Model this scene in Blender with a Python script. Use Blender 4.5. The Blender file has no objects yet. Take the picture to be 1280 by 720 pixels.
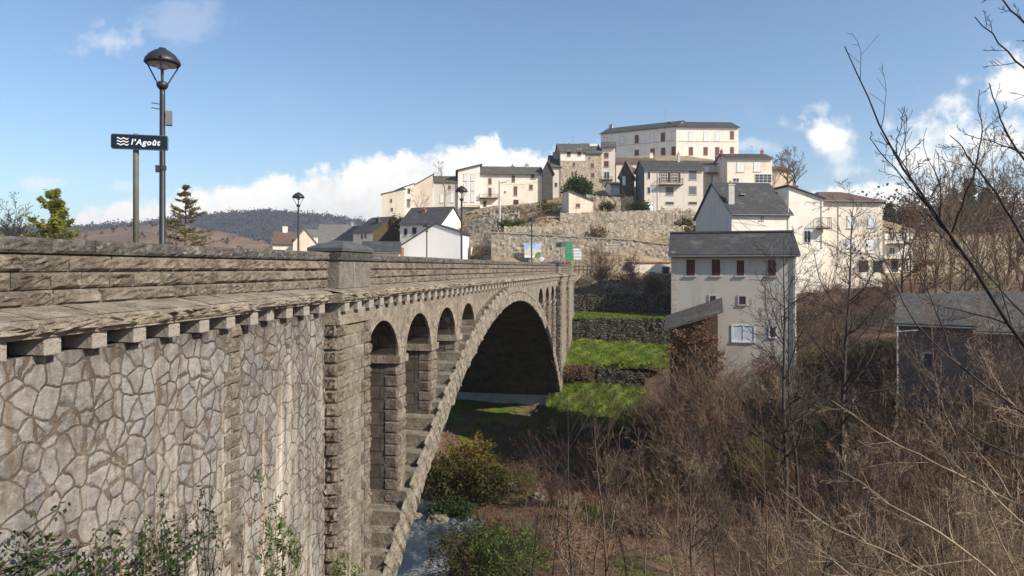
import bpy, bmesh, math, random
import numpy as np
from mathutils import Vector, Matrix
R_ = math.radians
random.seed(7)
rng = np.random.default_rng(11)
SC = bpy.context.scene
COL = SC.collection
F = 860.0          # focal length in photo pixels (24 mm)
HY = 335.0         # row of the horizon in the photo

# ------------------------------------------------------------------ camera
cam = bpy.data.cameras.new('camera'); cam.sensor_width = 36.0; cam.lens = F/1280*36
cam.shift_y = -(360-HY)/1280; cam.clip_start = 0.1; cam.clip_end = 12000
camo = bpy.data.objects.new('camera', cam); COL.objects.link(camo)
camo.location = (0, 0, 0); camo.rotation_euler = (R_(90), 0, 0)
SC.camera = camo

# ------------------------------------------------------------------ light
SUN_AZ, SUN_EL = R_(119), R_(35)      # azimuth clockwise from +Y
sl = bpy.data.lights.new('sun', 'SUN'); sl.energy = 5.0; sl.angle = R_(0.5); sl.color = (1, .925, .815)
so = bpy.data.objects.new('sun', sl); COL.objects.link(so)
sd = Vector((math.sin(SUN_AZ)*math.cos(SUN_EL), math.cos(SUN_AZ)*math.cos(SUN_EL), math.sin(SUN_EL)))
so.rotation_euler = (-sd).to_track_quat('-Z', 'Y').to_euler()
so.location = sd*200
SC.view_settings.view_transform = 'Standard'; SC.view_settings.look = 'None'
SC.view_settings.exposure = 0.42; SC.view_settings.gamma = 1
SC.cycles.max_bounces = 6

# ------------------------------------------------------------------ node helper
class NT:
    def __init__(self, tree): self.t = tree
    def n(self, typ, ins=None, out=0, **props):
        nd = self.t.nodes.new(typ)
        for k, v in props.items(): setattr(nd, k, v)
        for k, v in (ins or {}).items():
            s = nd.inputs[k]
            if isinstance(v, bpy.types.NodeSocket): self.t.links.new(v, s)
            else: s.default_value = v
        return nd.outputs[out] if len(nd.outputs) else None
    def math(self, op, a, b=0.0, c=None, clamp=False):
        ins = {0: a, 1: b}
        if c is not None: ins[2] = c
        return self.n('ShaderNodeMath', ins, operation=op, use_clamp=clamp)
    def mix(self, f, a, b, blend='MIX'):
        nd = self.t.nodes.new('ShaderNodeMix'); nd.data_type = 'RGBA'; nd.blend_type = blend
        for k, v in ((0, f), (6, a), (7, b)):
            s = nd.inputs[k]
            if isinstance(v, bpy.types.NodeSocket): self.t.links.new(v, s)
            else: s.default_value = (*v, 1) if k > 0 and len(v) == 3 else v
        return nd.outputs[2]
    def sstep(self, v, a, b, lo=0.0, hi=1.0):
        return self.n('ShaderNodeMapRange', {0: v, 1: a, 2: b, 3: lo, 4: hi}, interpolation_type='SMOOTHSTEP')
    def noise(self, vec, scale, detail=4, rough=.55, out=0):
        return self.n('ShaderNodeTexNoise', {'Vector': vec, 'Scale': scale, 'Detail': detail, 'Roughness': rough}, out=out)
    def scale(self, vec, s):
        return self.n('ShaderNodeVectorMath', {0: vec, 1: s}, operation='MULTIPLY')

# ------------------------------------------------------------------ sky with clouds
w = bpy.data.worlds.new('World'); SC.world = w; w.use_nodes = True
w.node_tree.nodes.clear(); W = NT(w.node_tree)
sky = W.n('ShaderNodeTexSky', sky_type='NISHITA', sun_disc=False, sun_elevation=SUN_EL, sun_rotation=SUN_AZ, air_density=1.0, dust_density=.6, ozone_density=1.6)
tc = W.n('ShaderNodeTexCoord', out=0)
sx = w.node_tree.nodes.new('ShaderNodeSeparateXYZ'); w.node_tree.links.new(tc, sx.inputs[0])
ay = W.math('MAXIMUM', W.math('ABSOLUTE', sx.outputs[1]), .05)
U = W.math('DIVIDE', sx.outputs[0], ay)      # direction east of the view axis, as a tangent
V = W.math('DIVIDE', sx.outputs[2], ay)      # elevation tangent
uv = W.n('ShaderNodeCombineXYZ', {0: U, 1: V, 2: 0.0})
n1 = W.noise(uv, 9, 8, .62); n2 = W.noise(uv, 30, 6, .6); n3 = W.noise(uv, 3.2, 6, .6)
def q(px): return (px-640)/F
fc = w.node_tree.nodes.new('ShaderNodeFloatCurve')
pts = [(-300, 250), (60, 285), (105, 262), (190, 250), (250, 236), (330, 224), (400, 210), (440, 203), (500, 186), (560, 178), (590, 170), (615, 166), (632, 186), (660, 190), (690, 184), (720, 176), (760, 168), (800, 200), (870, 240), (960, 250), (1050, 228), (1110, 222), (1180, 236), (1290, 236), (1500, 200)]
cv = fc.mapping.curves[0]
fx = lambda px: (px+300)/1800; fy = lambda py: (HY-py)/200
cv.points[0].location = (fx(pts[0][0]), fy(pts[0][1])); cv.points[1].location = (fx(pts[-1][0]), fy(pts[-1][1]))
for p in pts[1:-1]: cv.points.new(fx(p[0]), fy(p[1]))
fc.mapping.update()
w.node_tree.links.new(W.math('DIVIDE', W.math('ADD', U, 940/F), 1800/F), fc.inputs['Value'])
vtop = W.math('MULTIPLY', fc.outputs[0], 200/F)
nn = W.math('ADD', W.math('MULTIPLY', W.math('SUBTRACT', n1, .5), .10), W.math('MULTIPLY', W.math('SUBTRACT', n2, .5), .05))
mask = W.sstep(W.math('ADD', W.math('SUBTRACT', vtop, V), nn), -.004, .014)
for (px, py, a, b, s) in [(1034, 170, 52, 40, .9), (1050, 190, 44, 30, .6), (1272, 108, 64, 50, .95), (1240, 178, 150, 60, .95), (1150, 205, 130, 50, .8), (135, 48, 62, 36, .40), (118, 30, 40, 18, .3), (60, 228, 44, 14, .45), (945, 182, 52, 17, .4), (1022, 135, 26, 14, .5), (150, 232, 44, 12, .3), (230, 30, 80, 36, .16), (1060, 215, 60, 22, .5)]:
    dx = W.math('DIVIDE', W.math('SUBTRACT', U, q(px)), a/F); dy = W.math('DIVIDE', W.math('SUBTRACT', V, (HY-py)/F), b/F)
    rr = W.math('SQRT', W.math('ADD', W.math('MULTIPLY', dx, dx), W.math('MULTIPLY', dy, dy)))
    e = W.math('ADD', W.math('SUBTRACT', 1.0, rr), W.math('ADD', W.math('MULTIPLY', W.math('SUBTRACT', n1, .52), 3.6), W.math('MULTIPLY', W.math('SUBTRACT', n2, .5), 1.6)))
    mask = W.math('MAXIMUM', mask, W.sstep(e, .05, .95, 0, s))
wisp = W.math('MULTIPLY', W.sstep(n3, .55, .85), .12)
mask = W.math('MAXIMUM', mask, wisp)
body = W.math('ADD', W.math('MULTIPLY', n1, .75), W.math('ADD', W.math('MULTIPLY', n2, .3), W.math('MULTIPLY', W.math('SUBTRACT', V, vtop), 2.2)))
ccol = W.mix(W.sstep(body, .02, .55), (4.4, 4.7, 5.1), (8.6, 8.4, 8.0))
skyc = W.mix(1.0, sky, (.92, 1.01, 1.09), 'MULTIPLY')
colr = W.mix(mask, skyc, ccol)
bg = W.n('ShaderNodeBackground', {'Color': colr, 'Strength': .108})
W.n('ShaderNodeOutputWorld', {'Surface': bg})

# ------------------------------------------------------------------ materials
MATS = {}
def newmat(name):
    m = bpy.data.materials.new(name); m.use_nodes = True; m.node_tree.nodes.clear()
    MATS[name] = m; return m, NT(m.node_tree)
def finish(N, col, rough=.9, height=None, bd=.02, bs=.6, spec=.3, metal=0.0, extra=None):
    ins = {'Base Color': col if isinstance(col, bpy.types.NodeSocket) else (*col, 1), 'Roughness': rough, 'Specular IOR Level': spec, 'Metallic': metal}
    if height is not None:
        ins['Normal'] = N.n('ShaderNodeBump', {'Height': height, 'Distance': bd, 'Strength': bs})
    if extra: ins.update(extra)
    b = N.n('ShaderNodeBsdfPrincipled', ins)
    N.n('ShaderNodeOutputMaterial', {'Surface': b})
def obco(N): return N.n('ShaderNodeTexCoord', out=3)
def simple(name, c1, c2, scale=3, rough=.9, bd=.01, spec=.3, metal=0, stretch=None, world=False, bs=.5):
    m, N = newmat(name)
    v = N.n('ShaderNodeNewGeometry', out=0) if world else obco(N)
    if stretch: v = N.scale(v, stretch)
    a = N.noise(v, scale, 6, .62)
    col = N.mix(N.sstep(a, .3, .7), c1, c2)
    finish(N, col, rough, N.noise(v, scale*5, 4), bd, bs, spec, metal)
    return m

# granite of the bridge; tone = brightness, with lichen, soot and lime runs in bridge coordinates (x along, z up)
def granite(name, base, dark, lichen, streak=.35, soot=.4, scale=1.0):
    m, N = newmat(name); v = obco(N)
    g = N.noise(v, 40*scale, 6, .7); a = N.noise(v, 2.3*scale, 6, .65); b = N.noise(v, 7*scale, 5, .6)
    col = N.mix(N.sstep(a, .3, .7), base, dark)
    col = N.mix(N.math('MULTIPLY', N.sstep(b, .52, .68), .6), col, lichen)
    col = N.mix(N.math('MULTIPLY', N.sstep(N.noise(v, 11*scale, 5, .7), .57, .66), soot), col, (.035, .032, .028))
    col = N.mix(N.math('MULTIPLY', N.sstep(g, .45, .75), .35), col, (.10, .085, .07))
    vs = N.scale(v, (1.6, 1.6, .10)); s = N.noise(vs, 1.3, 5, .6)
    col = N.mix(N.math('MULTIPLY', N.sstep(s, .58, .70), streak), col, (.56, .50, .42))
    s2 = N.noise(N.scale(v, (1.9, 1.9, .14)), 1.1, 4, .6)
    col = N.mix(N.math('MULTIPLY', N.sstep(s2, .6, .72), .35), col, (.09, .07, .05))
    h = N.math('ADD', N.math('MULTIPLY', g, .5), N.math('ADD', b, N.noise(v, 16*scale, 4, .6)))
    finish(N, col, .93, h, .05, .95, .2)
    return m
granite('rockface', (.245, .20, .152), (.11, .09, .069), (.34, .305, .245), .10, .85)
granite('coping_stone', (.15, .135, .115), (.060, .055, .048), (.32, .31, .275), .08, 1.0)
granite('ledge_stone', (.37, .31, .235), (.17, .14, .105), (.38, .345, .285), .05, .6)
granite('dressed', (.235, .21, .185), (.14, .127, .11), (.33, .30, .26), .3, .5, 1.3)
granite('modillion', (.43, .385, .33), (.30, .265, .225), (.42, .39, .34), .1, .3, 1.3)
granite('dark_dressed', (.095, .09, .085), (.05, .047, .044), (.21, .20, .185), .12, .8, 1.3)
granite('spandrel', (.30, .255, .195), (.15, .122, .092), (.36, .32, .26), .6, .6)
granite('voussoir', (.32, .275, .21), (.135, .11, .082), (.40, .365, .30), .3, .75)

def rubble(name, cell, stone1, stone2, mortar, streak, stretch=(1, 1, .8), bd=.06, mw=.07, world=False, moss=0.0):
    m, N = newmat(name)
    v = N.n('ShaderNodeNewGeometry', out=0) if world else obco(N)
    nz = N.n('ShaderNodeVectorMath', {0: N.noise(v, .75/cell, 2, .5, out=1), 1: (.5, .5, .5)}, operation='SUBTRACT')
    wv = N.n('ShaderNodeVectorMath', {0: v, 1: N.scale(nz, (cell*.8,)*3)}, operation='ADD')
    wv = N.n('ShaderNodeVectorMath', {0: N.scale(wv, stretch), 1: (0, .31, .17)}, operation='ADD')
    vo = dict(Vector=wv, Scale=1/cell, Randomness=.8)
    e = N.n('ShaderNodeTexVoronoi', vo, feature='DISTANCE_TO_EDGE')
    f1 = N.n('ShaderNodeTexVoronoi', vo, feature='F1')
    cid = N.n('ShaderNodeTexVoronoi', vo, out=1, feature='F1')
    sv = N.n('ShaderNodeSeparateColor', {0: cid}); sv2 = N.n('ShaderNodeSeparateColor', {0: cid}, out=1)
    ro = N.noise(v, 4.5/cell, 5, .65)
    e1 = N.n('ShaderNodeMath', {0: e, 1: N.math('SUBTRACT', 1.02, f1), 2: .08}, operation='SMOOTH_MIN')   # rounded corners
    e2 = N.math('ADD', e1, N.math('MULTIPLY', N.math('SUBTRACT', ro, .5), .09))
    st = N.mix(sv, stone1, stone2)
    st = N.mix(N.math('MULTIPLY', N.sstep(sv2, .8, .95), .5), st, (mortar[0]*1.15, mortar[1]*1.1, mortar[2]))
    fine = N.noise(v, 30, 6, .72)
    st = N.mix(N.math('MULTIPLY', N.sstep(fine, .42, .66), .65), st, tuple(c*.45 for c in stone2))
    crag = N.noise(N.n('ShaderNodeVectorMath', {0: N.scale(v, (1, .3, 1)), 1: N.scale(cid, (9, 9, 9))}, operation='ADD'), 7.5, 6, .72)
    st = N.mix(N.math('MULTIPLY', N.sstep(crag, .50, .62), .6), st, tuple(c*.42 for c in stone2)); st = N.mix(N.math('MULTIPLY', N.sstep(crag, .46, .36), .45), st, tuple(min(1, c*1.45) for c in stone1))
    big = N.noise(v, 1.1, 5, .65)
    st = N.mix(N.math('MULTIPLY', N.sstep(big, .38, .68), .5), st, tuple(min(1, c*1.4) for c in stone1))
    st = N.mix(N.math('MULTIPLY', N.sstep(N.noise(v, 6, 6, .7), .52, .66), .4), st, (mortar[0]*1.1, mortar[1]*.9, mortar[2]*.7))
    mo = N.mix(N.sstep(N.noise(v, 1.9, 4), .35, .65), tuple(c*1.15 for c in mortar), tuple(c*.6 for c in mortar))
    col = N.mix(N.sstep(e2, mw*.55, mw), mo, st)
    line = N.math('SUBTRACT', 1.0, N.sstep(N.math('ABSOLUTE', N.math('SUBTRACT', e2, mw*.72)), 0.0, mw*.42))
    col = N.mix(N.math('MULTIPLY', N.math('MULTIPLY', line, .75), N.sstep(N.noise(v, 3.1, 4), .36, .56)), col, (.055, .037, .022))
    if streak > 0:
        s = N.noise(N.scale(v, (2.6, 2.6, .13)), 1.0, 6, .62)
        low = N.n('ShaderNodeSeparateXYZ', {0: v}, out=2); xx = N.n('ShaderNodeSeparateXYZ', {0: v})
        k = N.math('MULTIPLY', N.sstep(N.math('ADD', low, N.math('MULTIPLY', N.math('SUBTRACT', big, .5), 3.0)), -1.7, -4.2), N.sstep(xx, 8.0, 15.0, .35, 1.0))
        sm = N.math('MULTIPLY', N.math('MULTIPLY', N.sstep(s, .46, .62), streak), k)
        col = N.mix(sm, col, (.50, .42, .32))
        col = N.mix(N.math('MULTIPLY', N.math('MULTIPLY', N.sstep(s, .60, .68), .6), k), col, (.62, .57, .50))
        s2 = N.noise(N.scale(v, (3.4, 3.4, .2)), 1.3, 5, .65)
        col = N.mix(N.math('MULTIPLY', N.sstep(s2, .54, .68), .6), col, (.13, .082, .046))
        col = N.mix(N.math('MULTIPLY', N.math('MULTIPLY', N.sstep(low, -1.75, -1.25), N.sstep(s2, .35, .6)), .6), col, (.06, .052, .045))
    if moss > 0:
        col = N.mix(N.math('MULTIPLY', N.sstep(N.noise(v, .7, 5, .65), .52, .62), moss), col, (.07, .075, .025))
    h = N.math('ADD', N.sstep(e2, mw*.3, mw*2.6), N.math('ADD', N.math('ADD', N.math('MULTIPLY', ro, .45), N.math('MULTIPLY', crag, 1.3)), N.math('MULTIPLY', fine, .5)))
    finish(N, col, .95, h, bd, .85, .15)
    return m
rubble('wing_rubble', .345, (.27, .25, .225), (.165, .157, .147), (.135, .105, .075), .6, (1, .12, .88), .03, .036)
rubble('hill_rubble', .36, (.58, .50, .38), (.42, .345, .25), (.46, .38, .28), 0, (1, 1, 1.3), .05, .06, True, .3)
rubble('road_rubble', .36, (.47, .405, .32), (.36, .305, .235), (.42, .36, .28), 0, (1, 1, 1.3), .035, .05, True, .12)
rubble('terrace_rubble', .5, (.15, .135, .11), (.085, .075, .06), (.035, .03, .022), 0, (1, 1, 1.6), .14, .12, True, .35)
rubble('house_rubble', .45, (.60, .51, .38), (.46, .37, .27), (.50, .41, .30), 0, (1, 1, 1.2), .06, .08)

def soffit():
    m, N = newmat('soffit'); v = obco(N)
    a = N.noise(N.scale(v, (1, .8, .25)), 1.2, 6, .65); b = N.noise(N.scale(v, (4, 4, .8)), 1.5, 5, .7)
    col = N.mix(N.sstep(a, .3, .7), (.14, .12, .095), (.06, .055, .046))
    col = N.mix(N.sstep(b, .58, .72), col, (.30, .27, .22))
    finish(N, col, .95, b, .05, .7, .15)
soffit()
def jamb():
    m, N = newmat('jamb'); v = obco(N)
    sp = N.n('ShaderNodeSeparateXYZ', {0: v}, out=2)
    a = N.noise(v, 2.5, 6, .65); s = N.noise(N.scale(v, (1.2, 1.2, .12)), 1.6, 5, .6)
    col = N.mix(N.sstep(a, .3, .7), (.17, .145, .115), (.10, .085, .068))
    br = N.n('ShaderNodeTexBrick', {'Vector': N.n('ShaderNodeCombineXYZ', {0: N.n('ShaderNodeSeparateXYZ', {0: v}, out=1), 1: sp, 2: 0.0}), 'Color1': (1, 1, 1, 1), 'Color2': (.72, .7, .68, 1), 'Mortar': (.35, .33, .3, 1), 'Scale': 1.0, 'Mortar Size': .03, 'Brick Width': 1.1, 'Row Height': .48})
    col = N.mix(.8, col, br, 'MULTIPLY')
    col = N.mix(N.math('MULTIPLY', N.sstep(s, .6, .7), .5), col, (.42, .39, .34))
    finish(N, col, .95, a, .05, .7, .15)
jamb()

def plaster(name, c, dirt=.35, tint=(.36, .29, .21)):
    m, N = newmat(name); v = obco(N)
    a = N.noise(v, .35, 6, .65); s = N.noise(N.scale(v, (1, 1, .12)), 1.1, 5, .65); f = N.noise(v, 6, 5, .6)
    col = N.mix(N.math('MULTIPLY', N.sstep(a, .42, .75), dirt), c, tint)
    col = N.mix(N.math('MULTIPLY', N.sstep(s, .52, .75), dirt), col, tuple(k*.45 for k in c))
    col = N.mix(N.math('MULTIPLY', N.sstep(f, .5, .72), dirt*.4), col, tuple(k*.7 for k in c))
    finish(N, col, .9, f, .02, .4, .2)
    return m
plaster('white_plaster', (.86, .79, .68), .33)
plaster('barn_white', (.84, .82, .77), .16, (.6, .52, .42))
plaster('cream_plaster', (.83, .74, .60), .36)
plaster('tan_plaster', (.70, .60, .47), .4)
plaster('grey_plaster', (.66, .59, .50), .35)
plaster('near_plaster', (.50, .455, .385), .45, (.30, .25, .19))
plaster('shaded_plaster', (.56, .54, .50), .35, (.38, .36, .34))  # white house's left gable: its shade is put into the wall colour
plaster('pink_plaster', (.70, .57, .45), .3)
plaster('orange_patch', (.62, .27, .13), .4)

def slate(name, c1, c2, lich=.35, row=.22, axis='slope'):
    m, N = newmat(name); v = obco(N)
    sp = N.n('ShaderNodeSeparateXYZ', {0: v}); sy = N.n('ShaderNodeSeparateXYZ', {0: v}, out=1); sz = N.n('ShaderNodeSeparateXYZ', {0: v}, out=2)
    uvv = N.n('ShaderNodeCombineXYZ', {0: N.math('ADD', sp, N.math('MULTIPLY', sy, .35)), 1: N.math('ADD', N.math('MULTIPLY', sz, 1.5), N.math('MULTIPLY', sy, .2)), 2: 0.0})
    br = N.n('ShaderNodeTexBrick', {'Vector': uvv, 'Color1': (*c1, 1), 'Color2': (*c2, 1), 'Mortar': (*[k*.4 for k in c1], 1), 'Scale': 1.0, 'Mortar Size': .012, 'Brick Width': .3, 'Row Height': row})
    a = N.noise(v, .8, 6, .7); b = N.noise(v, 3, 5, .6)
    col = N.mix(N.math('MULTIPLY', N.sstep(a, .5, .7), lich), br, (.26, .235, .17))
    col = N.mix(N.math('MULTIPLY', N.sstep(b, .45, .7), .45), col, tuple(k*.55 for k in c1))
    finish(N, col, .75, N.math('ADD', N.math('MULTIPLY', b, .6), N.n('ShaderNodeRGBToBW', {0: br})), .03, .6, .25)
slate('slate', (.052, .052, .054), (.074, .073, .072), .3)
slate('slate_lichen', (.085, .08, .073), (.12, .112, .098), .45)
slate('slate_pale', (.15, .14, .13), (.20, .185, .165), .5)
slate('dark_slate', (.055, .055, .06), (.085, .083, .083), .2)
slate('brown_tile', (.13, .085, .06), (.17, .11, .078), .2)
slate('slate_cladding', (.17, .165, .16), (.23, .22, .21), .25)
slate('dark_cladding', (.075, .068, .06), (.11, .10, .09), .3)
simple('ivy_cladding', (.10, .05, .03), (.05, .06, .025), 1.2, .9, .08)

simple('shutter_brown', (.085, .032, .02), (.055, .022, .014), 4, .7, .004, stretch=(1, 1, 12))
simple('shutter_red', (.19, .095, .06), (.14, .072, .05), 4, .7, .004, stretch=(1, 1, 12))
simple('shutter_white', (.80, .80, .79), (.72, .72, .70), 4, .6, .004, stretch=(1, 1, 12))
simple('shutter_grey', (.16, .165, .17), (.12, .125, .13), 4, .6, .004)
simple('frame_white', (.75, .73, .69), (.66, .64, .6), 4, .6, .004)
simple('frame_stone', (.52, .46, .37), (.42, .36, .28), 3, .9, .01)
simple('timber', (.13, .085, .05), (.08, .05, .03), 6, .8, .01)
simple('blue_sheet', (.50, .56, .64), (.62, .66, .72), 1.5, .5, .02)
simple('brick_red', (.42, .16, .09), (.30, .12, .07), 6, .9, .02)
simple('gate_dark', (.05, .045, .04), (.08, .065, .05), 3, .8, .01)
simple('black_metal', (.018, .02, .022), (.03, .03, .032), 8, .45, .002, .5)
simple('grey_metal', (.12, .125, .12), (.16, .16, .15), 8, .5, .002, .5)
simple('sign_post', (.115, .115, .085), (.15, .145, .11), 5, .6, .003, .4)
simple('sign_blue', (.005, .015, .030), (.006, .018, .034), 6, .45, .0005, .3)
simple('sign_white', (.82, .83, .83), (.78, .79, .8), 6, .5, .0005)
simple('sign_green', (.05, .33, .15), (.045, .29, .13), 6, .5, .0005)
simple('sign_dark', (.035, .06, .045), (.03, .05, .04), 6, .5, .0005)
simple('lens', (.62, .58, .5), (.55, .5, .44), 6, .3, .001)
simple('concrete', (.44, .41, .37), (.33, .31, .27), 2, .9, .01)
simple('cap_slate', (.10, .10, .10), (.06, .058, .055), 2, .7, .02)
simple('pole_concrete', (.55, .52, .46), (.45, .42, .37), 1.5, .9, .01)
simple('asphalt', (.055, .055, .055), (.04, .04, .04), 4, .95, .01)
simple('pavement', (.30, .28, .25), (.24, .22, .2), 2, .95, .01)
simple('shed_wall', (.20, .165, .145), (.13, .105, .095), .6, .95, .02)
simple('bark_dark', (.045, .037, .03), (.085, .07, .056), 5, .95, .02)
simple('bark_pale', (.42, .315, .205), (.22, .155, .10), 1.2, .9, .01)
simple('bark_mid', (.20, .128, .083), (.08, .055, .039), .8, .95, .01)
simple('bark_black', (.022, .018, .016), (.04, .033, .028), 5, .9, .01)
simple('bark_tan', (.28, .19, .118), (.135, .093, .06), .8, .95, .01)
simple('flower_pink', (.62, .05, .14), (.75, .3, .4), 8, .8, .01)
def glass(name, c):
    m, N = newmat(name); v = obco(N)
    finish(N, N.mix(N.noise(v, 2, 3), c, tuple(k*1.9 for k in c)), .12, None, spec=.6)
glass('pane', (.028, .03, .034)); glass('pane_pale', (.22, .25, .27))

def leafmat(name, c1, c2, c3, scale=.9, trans=.35):
    m, N = newmat(name); v = N.n('ShaderNodeNewGeometry', out=0)
    a = N.noise(v, scale, 4, .6); b = N.noise(v, scale*9, 2)
    col = N.mix(N.sstep(a, .35, .65), c1, c2); col = N.mix(N.sstep(b, .5, .7), col, c3)
    d = N.n('ShaderNodeBsdfPrincipled', {'Base Color': col, 'Roughness': .75, 'Specular IOR Level': .08})
    t = N.n('ShaderNodeBsdfTranslucent', {'Color': col})
    mx = N.n('ShaderNodeMixShader', {0: trans, 1: d, 2: t})
    N.n('ShaderNodeOutputMaterial', {'Surface': mx})
leafmat('leaf_ivy', (.018, .034, .010), (.035, .06, .016), (.065, .10, .028), 1.5, .15)
simple('bark_red', (.26, .13, .085), (.15, .08, .055), .9, .95, .01)
simple('bark_olive', (.20, .175, .065), (.11, .10, .04), .8, .95, .01)
leafmat('leaf_bright', (.10, .15, .04), (.16, .20, .065), (.06, .10, .03), 3)
leafmat('leaf_bush', (.045, .085, .018), (.075, .12, .025), (.03, .055, .014), .6)
leafmat('leaf_olive', (.075, .07, .022), (.12, .105, .03), (.05, .05, .018), .5)
leafmat('leaf_yellow', (.30, .19, .035), (.20, .17, .04), (.12, .11, .03), 1.2)
leafmat('leaf_pine', (.26, .29, .05), (.32, .31, .06), (.10, .12, .03), .5, .5)
leafmat('leaf_fir', (.24, .20, .09), (.17, .165, .07), (.29, .22, .11), .5, .5)
leafmat('leaf_dead', (.19, .10, .06), (.26, .15, .09), (.10, .06, .036), .7)
leafmat('leaf_forest', (.022, .028, .020), (.032, .036, .024), (.04, .034, .028), .02, .1)
leafmat('leaf_evergreen', (.055, .085, .03), (.08, .11, .035), (.04, .055, .022), .1, .2)
leafmat('wood_forest', (.075, .058, .05), (.06, .048, .044), (.09, .07, .055), .02, .1)
leafmat('blade', (.07, .125, .016), (.12, .165, .028), (.13, .115, .04), .4)
leafmat('straw', (.26, .20, .11), (.17, .12, .07), (.10, .075, .045), .6)

def ground_mat():
    m, N = newmat('ground'); v = N.n('ShaderNodeNewGeometry', out=0)
    a = N.noise(v, .16, 6, .65); b = N.noise(v, 1.1, 6, .7); c = N.noise(v, 7, 5, .7)
    dirt = N.mix(N.sstep(b, .32, .68), (.16, .092, .06), (.25, .165, .115))
    dirt = N.mix(N.math('MULTIPLY', N.sstep(c, .5, .66), .75), dirt, (.05, .032, .022))
    grass = N.mix(N.sstep(b, .35, .65), (.07, .10, .022), (.11, .125, .035))
    col = N.mix(N.sstep(a, .52, .64), dirt, grass)
    Yc = N.n('ShaderNodeSeparateXYZ', {0: v}, out=1)
    scrub = N.mix(N.sstep(b, .38, .62), (.27, .19, .115), (.36, .29, .19)); scrub = N.mix(N.math('MULTIPLY', N.sstep(N.noise(v, .9, 5, .7), .52, .62), .75), scrub, (.095, .10, .035)); scrub = N.mix(N.math('MULTIPLY', N.sstep(c, .52, .7), .5), scrub, (.12, .08, .05))
    col = N.mix(N.sstep(N.math('ADD', Yc, N.math('MULTIPLY', N.math('SUBTRACT', b, .5), 8)), 91, 97), col, scrub)
    h = N.math('ADD', b, N.math('MULTIPLY', c, .5))
    finish(N, col, 1.0, h, .25, .9, .1)
ground_mat()
def hillgrass():
    m, N = newmat('hill_scrub'); v = N.n('ShaderNodeNewGeometry', out=0)
    a = N.noise(v, .25, 6, .7); b = N.noise(v, 1.8, 6, .7)
    col = N.mix(N.sstep(a, .4, .6), (.22, .15, .085), (.30, .24, .15)); col = N.mix(N.sstep(b, .5, .68), col, (.085, .085, .03))
    finish(N, col, 1.0, b, .3, .9, .1)
hillgrass()
def grass_mat():
    m, N = newmat('grass'); v = N.n('ShaderNodeNewGeometry', out=0)
    a = N.noise(v, .35, 6, .65); b = N.noise(v, 4, 6, .7); c = N.noise(v, 18, 4, .7)
    col = N.mix(N.sstep(a, .35, .65), (.085, .15, .014), (.15, .19, .026)); col = N.mix(N.math('MULTIPLY', N.sstep(b, .48, .66), .8), col, (.05, .07, .016)); col = N.mix(N.math('MULTIPLY', N.sstep(N.noise(v, .9, 5, .7), .50, .64), .75), col, (.13, .105, .045))
    col = N.mix(N.math('MULTIPLY', N.sstep(c, .5, .7), .4), col, (.19, .18, .05))
    finish(N, col, 1.0, N.math('ADD', b, c), .12, .9, .1)
grass_mat()
def water_mat():
    m, N = newmat('water'); v = N.n('ShaderNodeNewGeometry', out=0)
    a = N.noise(N.scale(v, (1, 1.8, 1)), 1.6, 5, .6)
    f = N.noise(N.scale(v, (1, .6, 1)), .5, 6, .7); g = N.noise(N.scale(v, (1, 2.2, 1)), 4, 5, .7)
    col = N.mix(N.math('MULTIPLY', N.sstep(f, .42, .60), N.sstep(g, .42, .62)), (.020, .045, .075), (.40, .41, .39))
    finish(N, col, .12, N.math('ADD', a, N.math('MULTIPLY', g, .5)), .35, .9, .5)
water_mat()
def far_mat(name, c1, c2, c3, s):
    m, N = newmat(name); v = N.n('ShaderNodeNewGeometry', out=0)
    a = N.noise(v, s, 6, .7); b = N.noise(v, s*7, 5, .7)
    col = N.mix(N.sstep(a, .42, .58), c1, c2); col = N.mix(N.math('MULTIPLY', N.sstep(b, .45, .62), .7), col, c3)
    finish(N, col, 1.0, b, 6, .9, .05)
far_mat('far_wood', (.055, .05, .05), (.085, .068, .058), (.03, .04, .032), .006)
far_mat('far_heath', (.19, .125, .08), (.15, .095, .065), (.24, .17, .10), .008)

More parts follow.
